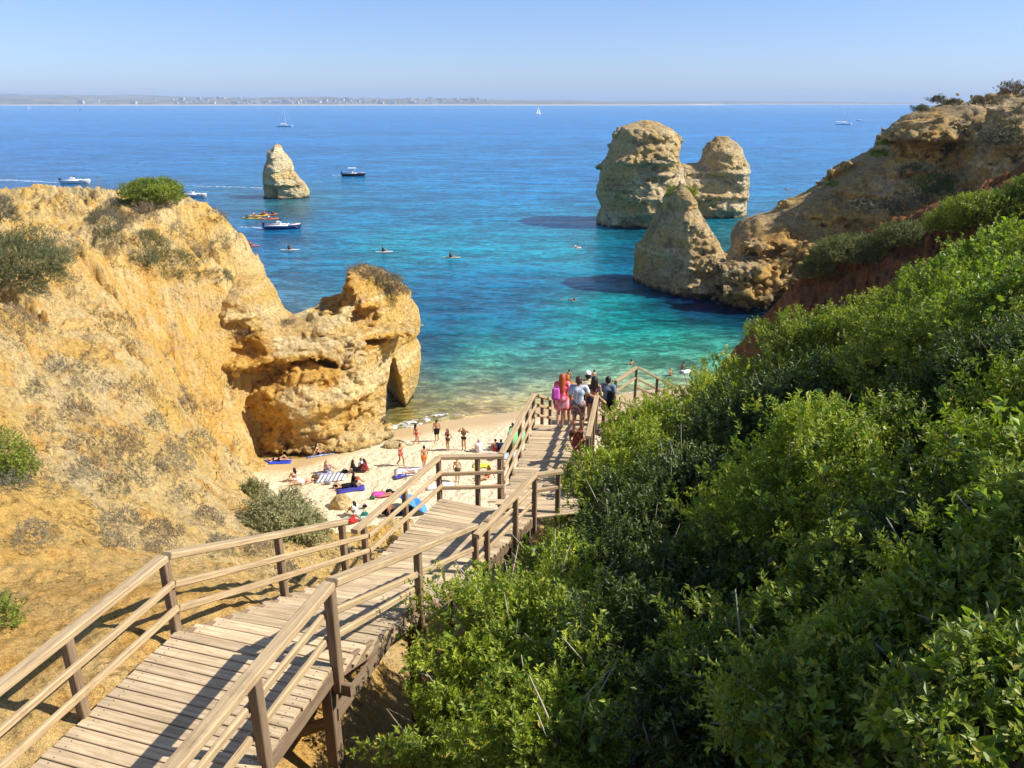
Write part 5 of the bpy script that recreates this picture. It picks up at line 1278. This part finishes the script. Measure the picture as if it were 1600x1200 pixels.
person('person in dark red shorts sitting at the right end of the violet-blue towel', sunb(552, 757), -1.2, 'sit', 'm', 1, 'black', 0, [('shorts', red), ('shirt', black)], .95)
person('dark-haired person sitting on the sand just above the olive-green shrub', sunb(463, 752), .8, 'sit', 'f', 0, 'black', .1, [('bikini', white)], 1.0)
person('pale person lying beside the one sitting above the olive-green shrub', sunb(473, 756), 1.9, 'lie', 'm', 0, 'brown', 0, [('shorts', white)], 1.0)
person('person lying on the pale mint towel, lower of the pair nearest to us', sunb(548, 818), pi/2+.5+pi, 'lie', 'm', 2, 'black', 0, [('shorts', red)], 1.0)
person('woman in a white top sitting at the upper end of the pair nearest to us', sunb(557, 806), 1.0, 'sit', 'f', 1, 'black', .1, [('shirt', white), ('briefs', white)], 1.0)
person('person in black lying near the pink towel above the blue beach shade', sunb(615, 774), 2.0, 'prone', 'f', 1, 'black', .1, [('bikini', black)], 1.0)
person('person on the navy towel half hidden by the handrail', sunb(607, 806), 1.2, 'siteflat', 'm', 2, 'black', 0, [('shorts', black)], 1.0)
person('person in a red swimsuit lying behind the landing railing posts', sunb(762, 748), 2.2, 'siteflat', 'f', 1, 'brown', .1, [('bikini', red)], 1.0)
person('white-clad person lying on the white blanket right of the seated group', sunb(650, 740), 1.7, 'prone', 'f', 0, 'blond', .1, [('bikini', white)], 1.0)
# bags
def bag(px, py, mat, label, s=.35):
    p = on_beach(px, py); t = thing('beach_bag', label, 'bag', (p[0], p[1], float(p[2])+.02), 0, 'bags lying on the sand')
    sdf_mesh('bag_body', [(A3(-.25*s, 0, .3*s), A3(.25*s, 0, .3*s), .38*s, .38*s), (A3(-.3*s, 0, .45*s), A3(.3*s, 0, .5*s), .25*s, .25*s)], .035, mat, t)
    mb = MB(); 
    for i in range(6): a0 = pi*i/6; a1 = pi*(i+1)/6; mb.rod((cos(a0)*.25*s, 0, .7*s+sin(a0)*.3*s), (cos(a1)*.25*s, 0, .7*s+sin(a1)*.3*s), .02, n=5)
    mb.build('strap', mat, t)
bag(456, 712, black, 'small black bag right of the two towels at the left end of the beach')
bag(512, 757, cloth('grey_bag', (.2, .2, .22)), 'grey bag at the lower edge of the striped blanket')
bag(539, 739, black, 'small black bag left of the group of three')
bag(524, 762, black, 'dark bag left of the violet-blue towel', .3)
bag(608, 770, black, 'black bag between the pink towel and the person in black')
bag(493, 749, cloth('brown_bag', (.12, .08, .05)), 'brown bag on the left end of the striped blanket', .45)
bag(570, 793, black, 'tiny dark bag on the sand above the lowest sunbathing pair', .25)
bag(582, 780, cloth('green_bag', (.05, .12, .06)), 'green bag left of the pink towel', .3)
bag(655, 745, black, 'dark bag on the sand under the white blanket', .3)
bag(570, 806, cloth('teal_bag', (.03, .16, .15)), 'teal bag right of the lowest sunbathing pair', .35)
# blue pop-up shade and green umbrella
def dome(px, py, R, mat, label, name, cat, hub=1.0, hgt=.55, tilt=(0, 0), panels=8, pole=True):
    p = on_beach(px, py); t = thing(name, label, cat, (p[0], p[1], float(p[2])))
    rings = 7; n = panels*3; V = []; Q = []
    Rm_ = Matrix.Rotation(tilt[0], 3, 'X')@Matrix.Rotation(tilt[1], 3, 'Y')
    for lay in (0, .015):
        for i in range(rings):
            a = (i/(rings-1))*1.25
            for j in range(n):
                sc = 1-.04*(abs((j % 3)-1.0) < .5)*(i/(rings-1)); r = R*sin(a)/sin(1.25)*sc
                V.append(tuple(Rm_@Vector((r*cos(2*pi*j/n), r*sin(2*pi*j/n), hgt*(cos(a)-cos(1.25))/(1-cos(1.25))-lay))+Vector((0, 0, hub))))
    m = rings*n
    for i in range(rings-1):
        for j in range(n):
            a = i*n+j; b_ = i*n+(j+1) % n; Q.append((a, a+n, b_+n, b_)); Q.append((a+m, b_+m, b_+n+m, a+n+m))
    for j in range(n): a = (rings-1)*n+j; b_ = (rings-1)*n+(j+1) % n; Q.append((a, a+m, b_+m, b_))
    link('canopy', mesh_np('canopy', np.array(V), np.array(Q)), mat, t)
    if pole: mb = MB(); mb.rod((0, 0, -.2), tuple(Rm_@Vector((0, 0, hgt))+Vector((0, 0, hub))), .02, n=6); mb.build('pole', plain('umbrella_pole', (.6, .6, .6), .4), t)
    return t
dome(645, 796, 1.15, pattern_cloth('blue_shade', (.03, .16, .65), (.10, .30, .75), 2), 'bright blue beach umbrella lying low on the sand under the boardwalk handrail', 'beach_umbrella', 'beach umbrella', hub=.35, hgt=.5, tilt=(-.5, .55))
dome(808, 700, .78, cloth('green_umbrella', (.22, .68, .30)), 'pale green beach umbrella leaning behind the upper stair railing', 'beach_umbrella', 'beach umbrella', hub=.95, hgt=.28, tilt=(.75, .35))
# ---- swimmers
def wp(px, py): p = PZ(px, py, 0); return p
def wader(px, py, depth, label, **kw):
    p = wp(px, py); return person(label, (p[0], p[1], -depth), **kw)
wader(986, 570, 1.15, 'wader up to the waist, farthest out of the bathers near the beach', rz=.4, pose='hips', sex='m', skin=1, wear=[('shorts', black)])
wader(1047, 587, .95, 'bather with bent arms left of the one trailing a white float', rz=.8, pose='hips', sex='f', skin=1, hair='blond', wear=[('bikini', black)])
wader(1067, 577, .95, 'dark-haired bather standing beside a white float', rz=.2, pose='stand', sex='f', skin=2, wear=[('bikini', black)])
wader(928, 589, 1.0, 'wader seen between the heads of the people on the stairs', rz=.2, pose='stand', sex='m', skin=0, hair='black', wear=[('shorts', white)])
wader(889, 590, .9, 'dark-haired wader seen above the woman in the pink dress', rz=.2, pose='stand', sex='f', skin=1, hair='black', wear=[('bikini', black)])
p = wp(889, 469); person('swimmer out in the bay on a line between the arch and the dark headland', (p[0], p[1], .0), 1.2, 'swim', 'm', 1, 'black', 0, [('briefs', black)], 1.3)
p = wp(906, 387); person('swimmer with a white cap near the dark headland rocks', (p[0], p[1], .0), -1.3, 'swim', 'm', 0, 'grey', 0, [('briefs', white)], 1.4, cap=cloth('white_cap', (.8, .8, .78)))
p = wp(1075, 582); t = thing('swim_float', 'white inflatable float beside the dark-haired bather', 'float', (p[0], p[1], .05), .4)
sdf_mesh('float_tube', [(A3(-.5, 0, 0), A3(.5, .05, .02), .16, .14), (A3(-.5, .3, 0), A3(.45, .32, 0), .14, .14)], .05, white, t); sdf_mesh('headrest', [(A3(-.55, 0, .08), A3(-.55, .3, .08), .12, .12)], .05, white, t)
# ================================================================ boats
HULLW = plain('hull_white', (.78, .78, .76), .35, .5, .03); HULLB = plain('hull_navy', (.02, .05, .20), .35, .5, .05); HULLK = plain('hull_black', (.02, .02, .025), .4, .4)
YEL = plain('kayak_yellow', (.75, .50, .03), .4, .5); ORA = plain('kayak_orange', (.75, .18, .04), .4, .5); REDP = plain('board_red', (.65, .10, .06), .4, .5); TUBE = plain('grey_tube', (.35, .36, .38), .5); GLASS = plain('dark_glass', (.03, .05, .07), .1, .6)
MAST = plain('mast_alloy', (.6, .6, .6), .3, .5); SAIL = plain('sail_cloth', (.85, .85, .82), .8, .2, .03); WOODD = plain('boat_deck', (.45, .36, .24), .7)
def hull(L, B, fb, name, mat, parent, sheer=.25, tr=.75, z0=-.25, n=14, bow=1.0, deckin=.12):
    """hull along +x with a raked bow, plus sunken deck surface"""
    V = []; m = 9
    for i in range(n+1):
        t = i/n; x = (t-.5)*L; bw_ = B/2*(tr+(1-tr)*min(1, t*3))*max(0, 1-max(0, (t-.5)/.5)**2.2)**.75 if t < 1 else .01
        h_ = fb*(1+sheer*t*t)
        for j in range(m):
            a = -pi/2+pi*j/(m-1); s = sin(a)
            V.append((x+(.06*L*bow*((h_+0)-0)/h_*t*t if abs(s) > .99 else .06*L*bow*t*t*abs(s)), bw_*np.sign(s)*abs(s)**.6, z0+(h_-z0)*(abs(s)**1.6)))
    Q = []
    for i in range(n):
        for j in range(m-1): Q.append((i*m+j, i*m+j+1, (i+1)*m+j+1, (i+1)*m+j))
    for j in range((m-1)//2): Q.append((j, m-1-j, m-2-j, j+1))
    o = len(V)
    for i in range(n+1):   # inner deck strip
        a = V[i*m]; b_ = V[i*m+m-1]; V.append((a[0], a[1]*.9, a[2]-deckin)); V.append((b_[0], b_[1]*.9, b_[2]-deckin))
    for i in range(n):
        Q.append((o+2*i, o+2*i+2, o+2*i+3, o+2*i+1)); Q.append((i*m, (i+1)*m, o+2*i+2, o+2*i)); Q.append((i*m+m-1, o+2*i+1, o+2*i+3, (i+1)*m+m-1))
    return link(name, mesh_np(name, np.array(V), np.array(Q), False), mat, parent)
TMPL = {}
def passenger(label, loc, rz, top, skin=1, hair='brown', pose='sit', sc=1.0, parent=None):
    key = (top, skin, hair, pose)
    if key not in TMPL:
        TMPL[key] = person(label, loc, rz, pose, 'm', skin, hair, 0, [('shirt', cloth('boat_'+top, {'white': (.8, .8, .8), 'red': (.6, .06, .05), 'orange': (.8, .25, .04), 'blue': (.06, .15, .45), 'dark': (.03, .03, .04), 'yellow': (.75, .6, .06)}[top])), ('shorts', black)], sc, .035)
        o = TMPL[key]
    else:
        o = copy_tree(TMPL[key]); o.location = loc; o.rotation_euler = (0, 0, rz); o.scale = (sc,)*3
    o['label'] = label; o['group'] = 'people on boats and boards'; return o
def boat_at(px, py, label, cat, name, rz, group='boats in the bay'):
    p = wp(px, py); return thing(name, label, cat, (p[0], p[1], 0), rz, group)
def local(t, x, y, z): c, s = cos(t.rotation_euler[2]), sin(t.rotation_euler[2]); return (t.location[0]+x*c-y*s, t.location[1]+x*s+y*c, z)
def yacht(px, py, L, mh, label, rz, sails=False, masts=1):
    t = boat_at(px, py, label, 'sailing boat', 'sailing_boat', rz)
    hull(L, L*.28, L*.085, 'hull', HULLW, t, z0=-.3); mb = MB(); mb.box((-.05*L, 0, L*.11), L*.4, L*.16, L*.06, ch=.15); mb.build('cabin', HULLW, t)
    mb = MB(); mb.box((-.05*L, 0, L*.115), L*.36, L*.165, L*.02, ch=.02); mb.build('cabin_window', GLASS, t)
    for k in range(masts):
        x = (.08 if masts == 1 else (.2-.38*k))*L; mb = MB(); mb.rod((x, 0, L*.08), (x-.02*L, 0, mh*(1-.15*k)), max(.10, mh*.012), max(.05, mh*.006)); mb.build('mast', MAST, t)
        mb = MB(); mb.rod((x, 0, L*.19), (x-.36*L, 0, L*.18), .12); mb.build('boom', MAST, t)
        if sails:
            V = []; n = 8
            for i in range(n+1):
                for j in range(5): s = j/4*(1-i/n)*.38*L; V.append((x-.02*L-s, .25*sin(pi*j/4)*(1-i/n)*2, L*.2+i/n*(mh*.95-L*.2)))
            Q = [(i*5+j, i*5+j+1, (i+1)*5+j+1, (i+1)*5+j) for i in range(n) for j in range(4)]; link('mainsail', mesh_np('mainsail', np.array(V), np.array(Q)), SAIL, t)
            V = [(x+.02*L+(.40*L)*(1-i/n)*(j/4), -.15, L*.12+i/n*(mh*.8-L*.12)) for i in range(n+1) for j in range(5)]; link('headsail', mesh_np('headsail', np.array(V), np.array(Q)), SAIL, t)
        else:
            mb = MB(); mb.rod((x-.04*L, 0, L*.2), (x-.34*L, 0, L*.19), .28); mb.build('furled_sail', SAIL, t)
            mb = MB(); mb.rod((x-.02*L, 0, mh*.97), (.5*L, 0, L*.11), .05); mb.rod((x-.02*L, 0, mh*.97), (-.48*L, 0, L*.09), .05); mb.build('rigging', MAST, t)
    return t
yacht(445, 198, 17, 21, 'white yacht at anchor with bare mast, the nearest sailing boat on the left', .05)
yacht(841, 179, 13, 19, 'small boat under two white sails in the middle of the horizon', .3, True)
yacht(1318, 195, 19, 21, 'white two-masted boat with lowered sails left of the speedboat near the headland', .0, False, 2)
yacht(423, 165, 12, 18, 'tiny sail on the horizon above the anchored yacht', .2, True)
yacht(45, 171, 12, 16, 'tiny sail, leftmost on the horizon', .2, True)
yacht(125, 174, 12, 14, 'tiny sail second from the left on the horizon', -.2, True)
def wake(px0, py0, px1, py1, w0, w1, label, dash=.0):
    a = wp(px0, py0); b_ = wp(px1, py1); d = b_-a; L = np.linalg.norm(d); d /= L; nn = np.array([-d[1], d[0], 0]); n = max(24, int(L/1.2)); V = []
    for i in range(n+1):
        t = i/n; c = a+d*L*t+nn*.25*math.sin(t*9+px0); w_ = (w0+(w1-w0)*t)*(.55+.9*random.random()); 
        if random.random() < dash*t: w_ *= .1
        V += [tuple(c+nn*w_*.5+(0, 0, .06)), tuple(c+nn*w_*.18+(0, 0, .13)), tuple(c-nn*w_*.18+(0, 0, .12)), tuple(c-nn*w_*.5+(0, 0, .06))]
    Q = [(4*i+j, 4*i+j+1, 4*i+5+j, 4*i+4+j) for i in range(n) for j in range(3)]
    o = link('water_wake', mesh_np('water_wake', np.array(V), np.array(Q)[:, ::-1]), FOAM); o['kind'] = 'structure'; return o
def foam_mat():
    b = NB('foam'); o = b.coord(); f = b.noise(b.map(o, (1, 1, 1)), 1.6, 6, .75)
    b.fin((.82, .85, .86), .7, b.bump(f, .6, .1), .3)
    a = b.ramp(f, [(.46, 0), (.60, .9)]); b.set(b.b.inputs['Alpha'], a); return b.m
FOAM = foam_mat()
def motorboat(px, py, L, label, rz, hm, passengers=0, canopy=False, console=True, tops=('white', 'red', 'blue', 'dark', 'orange'), tube=False):
    t = boat_at(px, py, label, 'motorboat', 'motorboat', rz)
    hull(L, L*.33, L*.11, 'hull', hm, t, z0=-.2)
    mb = MB(); 
    for s in (-1, 1): mb.rod((-L*.48, s*L*.15, L*.115), (L*.2, s*L*.155, L*.125), L*.022, n=8); mb.rod((L*.2, s*L*.155, L*.125), (L*.52, s*L*.02, L*.15), L*.022, L*.015, n=8)
    mb.build('gunwale', TUBE if tube else HULLW, t, True)
    if console: mb = MB(); mb.box((-.08*L, 0, L*.17), L*.12, L*.12, L*.13, ch=.05); mb.build('console', HULLW, t); mb = MB(); mb.beam((-.02*L, -.06*L, L*.25), (-.02*L, .06*L, L*.25), .03, L*.06); mb.build('windscreen', GLASS, t)
    mb = MB(); mb.box((-.52*L, 0, L*.12), L*.06, L*.06, L*.16, ch=.05); mb.build('outboard_motor', HULLK, t)
    if canopy:
        mb = MB()
        for x in (-.18, .08):
            for s in (-1, 1): mb.rod((x*L, s*.11*L, L*.1), (x*L, s*.10*L, L*.34), .04, n=6)
        mb.build('canopy_frame', MAST, t); mb = MB(); mb.box((-.05*L, 0, L*.35), L*.36, L*.26, .10, ch=.03); mb.build('canopy', SAIL, t)
    for i in range(passengers):
        x = (-.38+.78*(i//2)/max(1, (passengers-1)//2))*L*.9; y = (L*.07 if i % 2 else -L*.07)
        tp = tops[i % len(tops)]; passenger('passenger in %s, seat %s, in the %s' % (tp, ['one', 'two', 'three', 'four', 'five', 'six', 'seven', 'eight'][i]+' from the stern', label.split(',')[0]), local(t, x, y, L*.04), t.rotation_euler[2]-pi/2, tp, 1+i % 2)
    return t
b1 = motorboat(552, 275, 8.0, 'motorboat with a white canopy, right of the lone sea stack', -.02, HULLK, 1, canopy=True, tube=True); b1['label'] = 'dark-hulled motorboat with a white canopy, right of the lone sea stack'
motorboat(441, 358, 7.2, 'blue tour boat, full of passengers, just below the lone sea stack', .10, HULLB, 8)
motorboat(118, 287, 9.0, 'white speedboat, with passengers, above the left end of the cliff', .08, HULLW, 8)
motorboat(304, 308, 7.0, 'white tour boat, half hidden, behind the green bush on the cliff', -.15, HULLW, 4)
motorboat(1343, 189, 9, 'white speedboat, trailing a long white wake, near the headland skyline', pi, HULLW, 0)
motorboat(574, 168, 10, 'tiny speedboat, with a thin wake, far out above the middle of the bay', pi, HULLW, 0)
motorboat(345, 164, 14, 'tiny white motorboat, close to the far shore', 0, HULLW, 0)
motorboat(700, 167, 10, 'tiny speedboat, farthest right of the two in mid-horizon', pi, HULLW, 0)
wake(1350, 188, 1420, 187.5, 4, 9, ''); wake(100, 286, 0, 281, 1.2, 3.5, '', .3); wake(420, 357, 375, 355, .5, 1.6, '', .3); wake(540, 274, 520, 274, .5, 1.2, '', .5)
wake(411, 294, 250, 289, 1.0, 1.4, '', .4); wake(578, 168, 640, 168.6, 4, 8, '', .5); wake(704, 167, 720, 167, 4, 8, '', .5)
def kayak(px, py, rz, mat, label, tops, L=4.2, name='kayak', cat='kayak', paddle=True, flat=False):
    t = boat_at(px, py, label, cat, name, rz, 'small paddle craft')
    V = []; n = 16; m = 8
    for i in range(n+1):
        u = i/n*2-1; w_ = (.40 if not flat else .42)*max(0, 1-abs(u)**2.6)**.7+.01; hh = (.20 if not flat else .07)+.10*u*u*(0 if flat else 1)
        for j in range(m): a = 2*pi*j/m; V.append((u*L/2, w_*cos(a), .08+hh*(.5 if sin(a) < 0 else .8)*sin(a)+(.12*u**4 if not flat else .05*max(0, u)**4)))
    Q = [(i*m+j, (i+1)*m+j, (i+1)*m+(j+1) % m, i*m+(j+1) % m) for i in range(n) for j in range(m)]
    link('hull', mesh_np('hull', np.array(V), np.array(Q)[:, ::-1]), mat, t)
    k = len(tops)
    for i, tp in enumerate(tops):
        x = (0 if k == 1 else (-.22+.46*i/(k-1))*L)-.2; passenger('paddler in %s on the %s' % (tp, ' '.join(label.split()[:11])), local(t, x, 0, .12), rz-pi/2, tp, 1, 'black', 'paddle', 1.1)
    if paddle:
        mb = MB(); x = .35; mb.rod((x, -1.0, .95), (x+.1, 1.0, .45), .018, n=6); mb.beam((x, -1.0, .95), (x, -1.35, 1.03), .02, .16); mb.beam((x+.1, 1.0, .45), (x+.1, 1.35, .36), .02, .16); mb.build('paddle', HULLK, t)
    return t
kayak(394, 342, .05, YEL, 'yellow two-seat kayak, leftmost of the cluster near the cliff', ('dark', 'orange'))
kayak(404, 338, .3, YEL, 'yellow kayak in the middle of the cluster, partly overlapped', ('white', 'dark'))
kayak(420, 336, .1, ORA, 'orange kayak at the right of the cluster', ('red', 'dark'))
kayak(421, 343, .1, ORA, 'pale orange kayak just above the blue tour boat', ('white',))
kayak(392, 385, .1, REDP, 'red board emerging from behind the left cliff', ('red',), 3.4, 'paddleboard', 'paddleboard', True, True)
kayak(453, 391, .0, HULLW, 'white paddleboard with a seated paddler below the blue tour boat', ('dark',), 3.6, 'paddleboard', 'paddleboard', True, True)
kayak(600, 394, .1, HULLW, 'white board left of the brownish one in the middle of the bay', ('dark',), 3.2, 'paddleboard', 'paddleboard', True, True)
kayak(705, 403, -.1, plain('board_tan', (.55, .42, .28), .4), 'tan board in the middle of the bay, rightmost of the boards', ('dark',), 3.4, 'paddleboard', 'paddleboard', True, True)
# ---- surf at the water's edge
def surf():
    pts = [(570, 684), (590, 677), (612, 668), (640, 664), (668, 656), (680, 650), (700, 647)]
    P = np.array([PZ(a, b, .02) for a, b in pts]); n = 160; V = []
    tt = np.linspace(0, len(P)-1, n)
    X = np.interp(tt, range(len(P)), P[:, 0]); Y = np.interp(tt, range(len(P)), P[:, 1])
    for i in range(n):
        w_ = (.55*sin(pi*min(1, i/n*1.15))+.10)*(1+.5*float(vnoise(np.array([i*.13]), np.array([2.]), np.array([1.]))[0]))
        for k_, (o_, z_) in enumerate(((-1, .02), (-.35, .10), (.2, .14), (.7, .07), (1.2, .03))): V.append((X[i]-.3*o_*w_, Y[i]+o_*w_, max(z_, float(beach_z(X[i], Y[i]+o_*w_))+.035)))
    Q = [(5*i+j, 5*i+j+1, 5*i+6+j, 5*i+5+j) for i in range(n-1) for j in range(4)]
    o = link('surf', mesh_np('surf', np.array(V), np.array(Q)[:, ::-1]), FOAM); o['kind'] = 'structure'
    V = []; n = 220
    for i in range(n):
        t = i/(n-1); x = -9+24*t; y = float(np.interp(x, [p[0] for p in WL], [p[1] for p in WL]))+.3+.5*sin(x*.9)+.3*sin(x*2.3)
        w_ = .07*(.2+random.random()); 
        for o_ in (-1, 0, 1): V.append((x, y+o_*w_, max(.05, float(beach_z(x, y+o_*w_))+.05)))
    Q = [(3*i+j, 3*i+j+1, 3*i+4+j, 3*i+3+j) for i in range(n-1) for j in range(2)]
    o = link('surf', mesh_np('surf', np.array(V), np.array(Q)[:, ::-1]), FOAM); o['kind'] = 'structure'
surf()
# ================================================================ the far shore
def far_shore():
    Yd = 9500.0; k = Yd*1.0/F
    b = NB('far_land'); n = b.noise(b.coord(), .004, 5, .6); z_ = b.sep(b.coord())[2]
    c = b.mix(b.ramp(n, [(.4, 0), (.6, 1)]), (.10, .10, .06), (.26, .22, .15))
    c = b.mix(b.ramp(b.math('MULTIPLY', z_, .05), [(.28, 1), (.42, 0)]), c, (.70, .60, .45)); b.fin(c, .95)
    xs = np.linspace(-7600, 2600, 700); prof = np.interp(xs, [-7600, -5500, -4200, -3500, -2500, -1500, -600, 300, 900, 2000, 2600], [96, 100, 74, 82, 92, 74, 80, 52, 40, 22, 5])
    rows = []
    for i, (dy, f) in enumerate([(-120, -.1), (-90, .02), (-40, .09), (60, .22), (500, .62), (1100, .9), (1700, 1.0), (2600, .8), (3200, .2), (3400, -.1)]):
        z = prof*f*(1+.35*fbm(xs/500, xs*0+i*.6, xs*0, 1, 4)) ; 
        if f <= .09: z = np.full_like(xs, {0: -2., 1: 2.5, 2: 7., 9: -2.}[i])*np.clip((2600-xs)/900, -.3, 1)
        rows.append(np.stack([xs, Yd+dy+0*xs+300*np.sin(xs/2500.), z], 1))
    V = np.concatenate(rows); n_ = len(xs); m = len(rows); I = np.arange(n_*m).reshape(m, n_)
    Q = np.stack([I[:-1, :-1], I[:-1, 1:], I[1:, 1:], I[1:, :-1]], 2).reshape(-1, 4)
    o = link('far_hills', mesh_np('far_hills', V, Q), b.m); o['kind'] = 'structure'
    # a fainter ridge farther off
    xs = np.linspace(-11500, 9500, 300); pr = np.interp(xs, [-11500, -9000, -6500, -3000, 1500, 6000, 9500], [190, 205, 150, 95, 70, 50, 4]); rows = []
    for i, (dy, f) in enumerate([(0, -.05), (300, .5), (1200, 1.), (3000, .1)]): rows.append(np.stack([xs, 14500+dy+0*xs, pr*f*(1+.2*fbm(xs/900, xs*0+i, xs*0, 1, 4))], 1))
    V = np.concatenate(rows); n_ = len(xs); I = np.arange(n_*4).reshape(4, n_); Q = np.stack([I[:-1, :-1], I[:-1, 1:], I[1:, 1:], I[1:, :-1]], 2).reshape(-1, 4)
    o = link('far_hills', mesh_np('far_hills', V, Q), b.m); o['kind'] = 'structure'
    WHT = plain('house_white', (.60, .58, .55), .8, .2, .03, .05); WIN = plain('house_window', (.10, .12, .14), .3); TILE = plain('roof_tile', (.45, .20, .10), .8)
    def house(L, Wd, Hh, label, floors, loc):
        t = thing('building', label, 'building', loc, random.uniform(-.3, .3), 'pale buildings along the far shore')
        mb = MB(); mb.box((0, 0, Hh/2-3), L, Wd, Hh+6, ch=.2); mb.build('wall', WHT, t)
        for f in range(floors): mb = MB(); mb.box((0, -Wd/2, (f+.55)*Hh/floors), L*.86, .5, Hh/floors*.36, ch=.05); mb.build('window', WIN, t)
        mb = MB(); mb.box((0, 0, Hh+.6), L*1.04, Wd*1.04, 1.2, ch=.3); mb.build('roof', TILE if floors < 3 else WHT, t)
        return t
    protos = [house(34, 20, 13, '', 3, (0, Yd, 5)), house(50, 22, 20, '', 5, (0, Yd, 5)), house(28, 18, 9, '', 2, (0, Yd, 5)), house(70, 26, 16, '', 4, (0, Yd, 5))]
    rr = random.Random(3); cnt = 0
    for i in range(150):
        px = rr.choice([rr.uniform(140, 640), rr.uniform(290, 620), rr.uniform(330, 600), rr.uniform(640, 780)])
        dy = rr.choice([60, 150, 300, 500, 800, 1100])
        x = (px-800)/F*(Yd+dy)*CP*1.0
        x = (px-800)/F*((Yd+dy)*CP+20*SP)
        o = protos[i % 4] if i < 4 else copy_tree(protos[rr.randrange(4)])
        zb = np.interp(x, [-7600, -5500, -4200, -3500, -2500, -1500, -600, 300, 900, 2000], [96, 100, 74, 82, 92, 74, 80, 52, 40, 22])*np.interp(dy, [60, 500, 1100], [.22, .62, .9])
        o.location = (x, Yd+dy+300*sin(x/2500.)-5, zb); s = rr.uniform(.8, 1.35); o.scale = (s*1.0, s, s*rr.uniform(.8, 1.3)); o.rotation_euler = (0, 0, rr.uniform(-.4, .4))
        o['label'] = 'pale block among the white town buildings strung along the far shore'
    t = house(46, 40, 62, 'tallest tower block of the far town, standing above the shoreline', 12, ((530-800)/F*(Yd*CP+9), Yd+200, 8))
    t['label'] = 'tallest grey tower block of the far town, above the white houses'
    t2 = house(30, 30, 46, 'slimmer second tower block of the far town, farther right', 10, ((690-800)/F*(Yd*CP+9), Yd+200, 8)); t2['label'] = 'slimmer tower block of the far town, right of the tallest one'
far_shore()
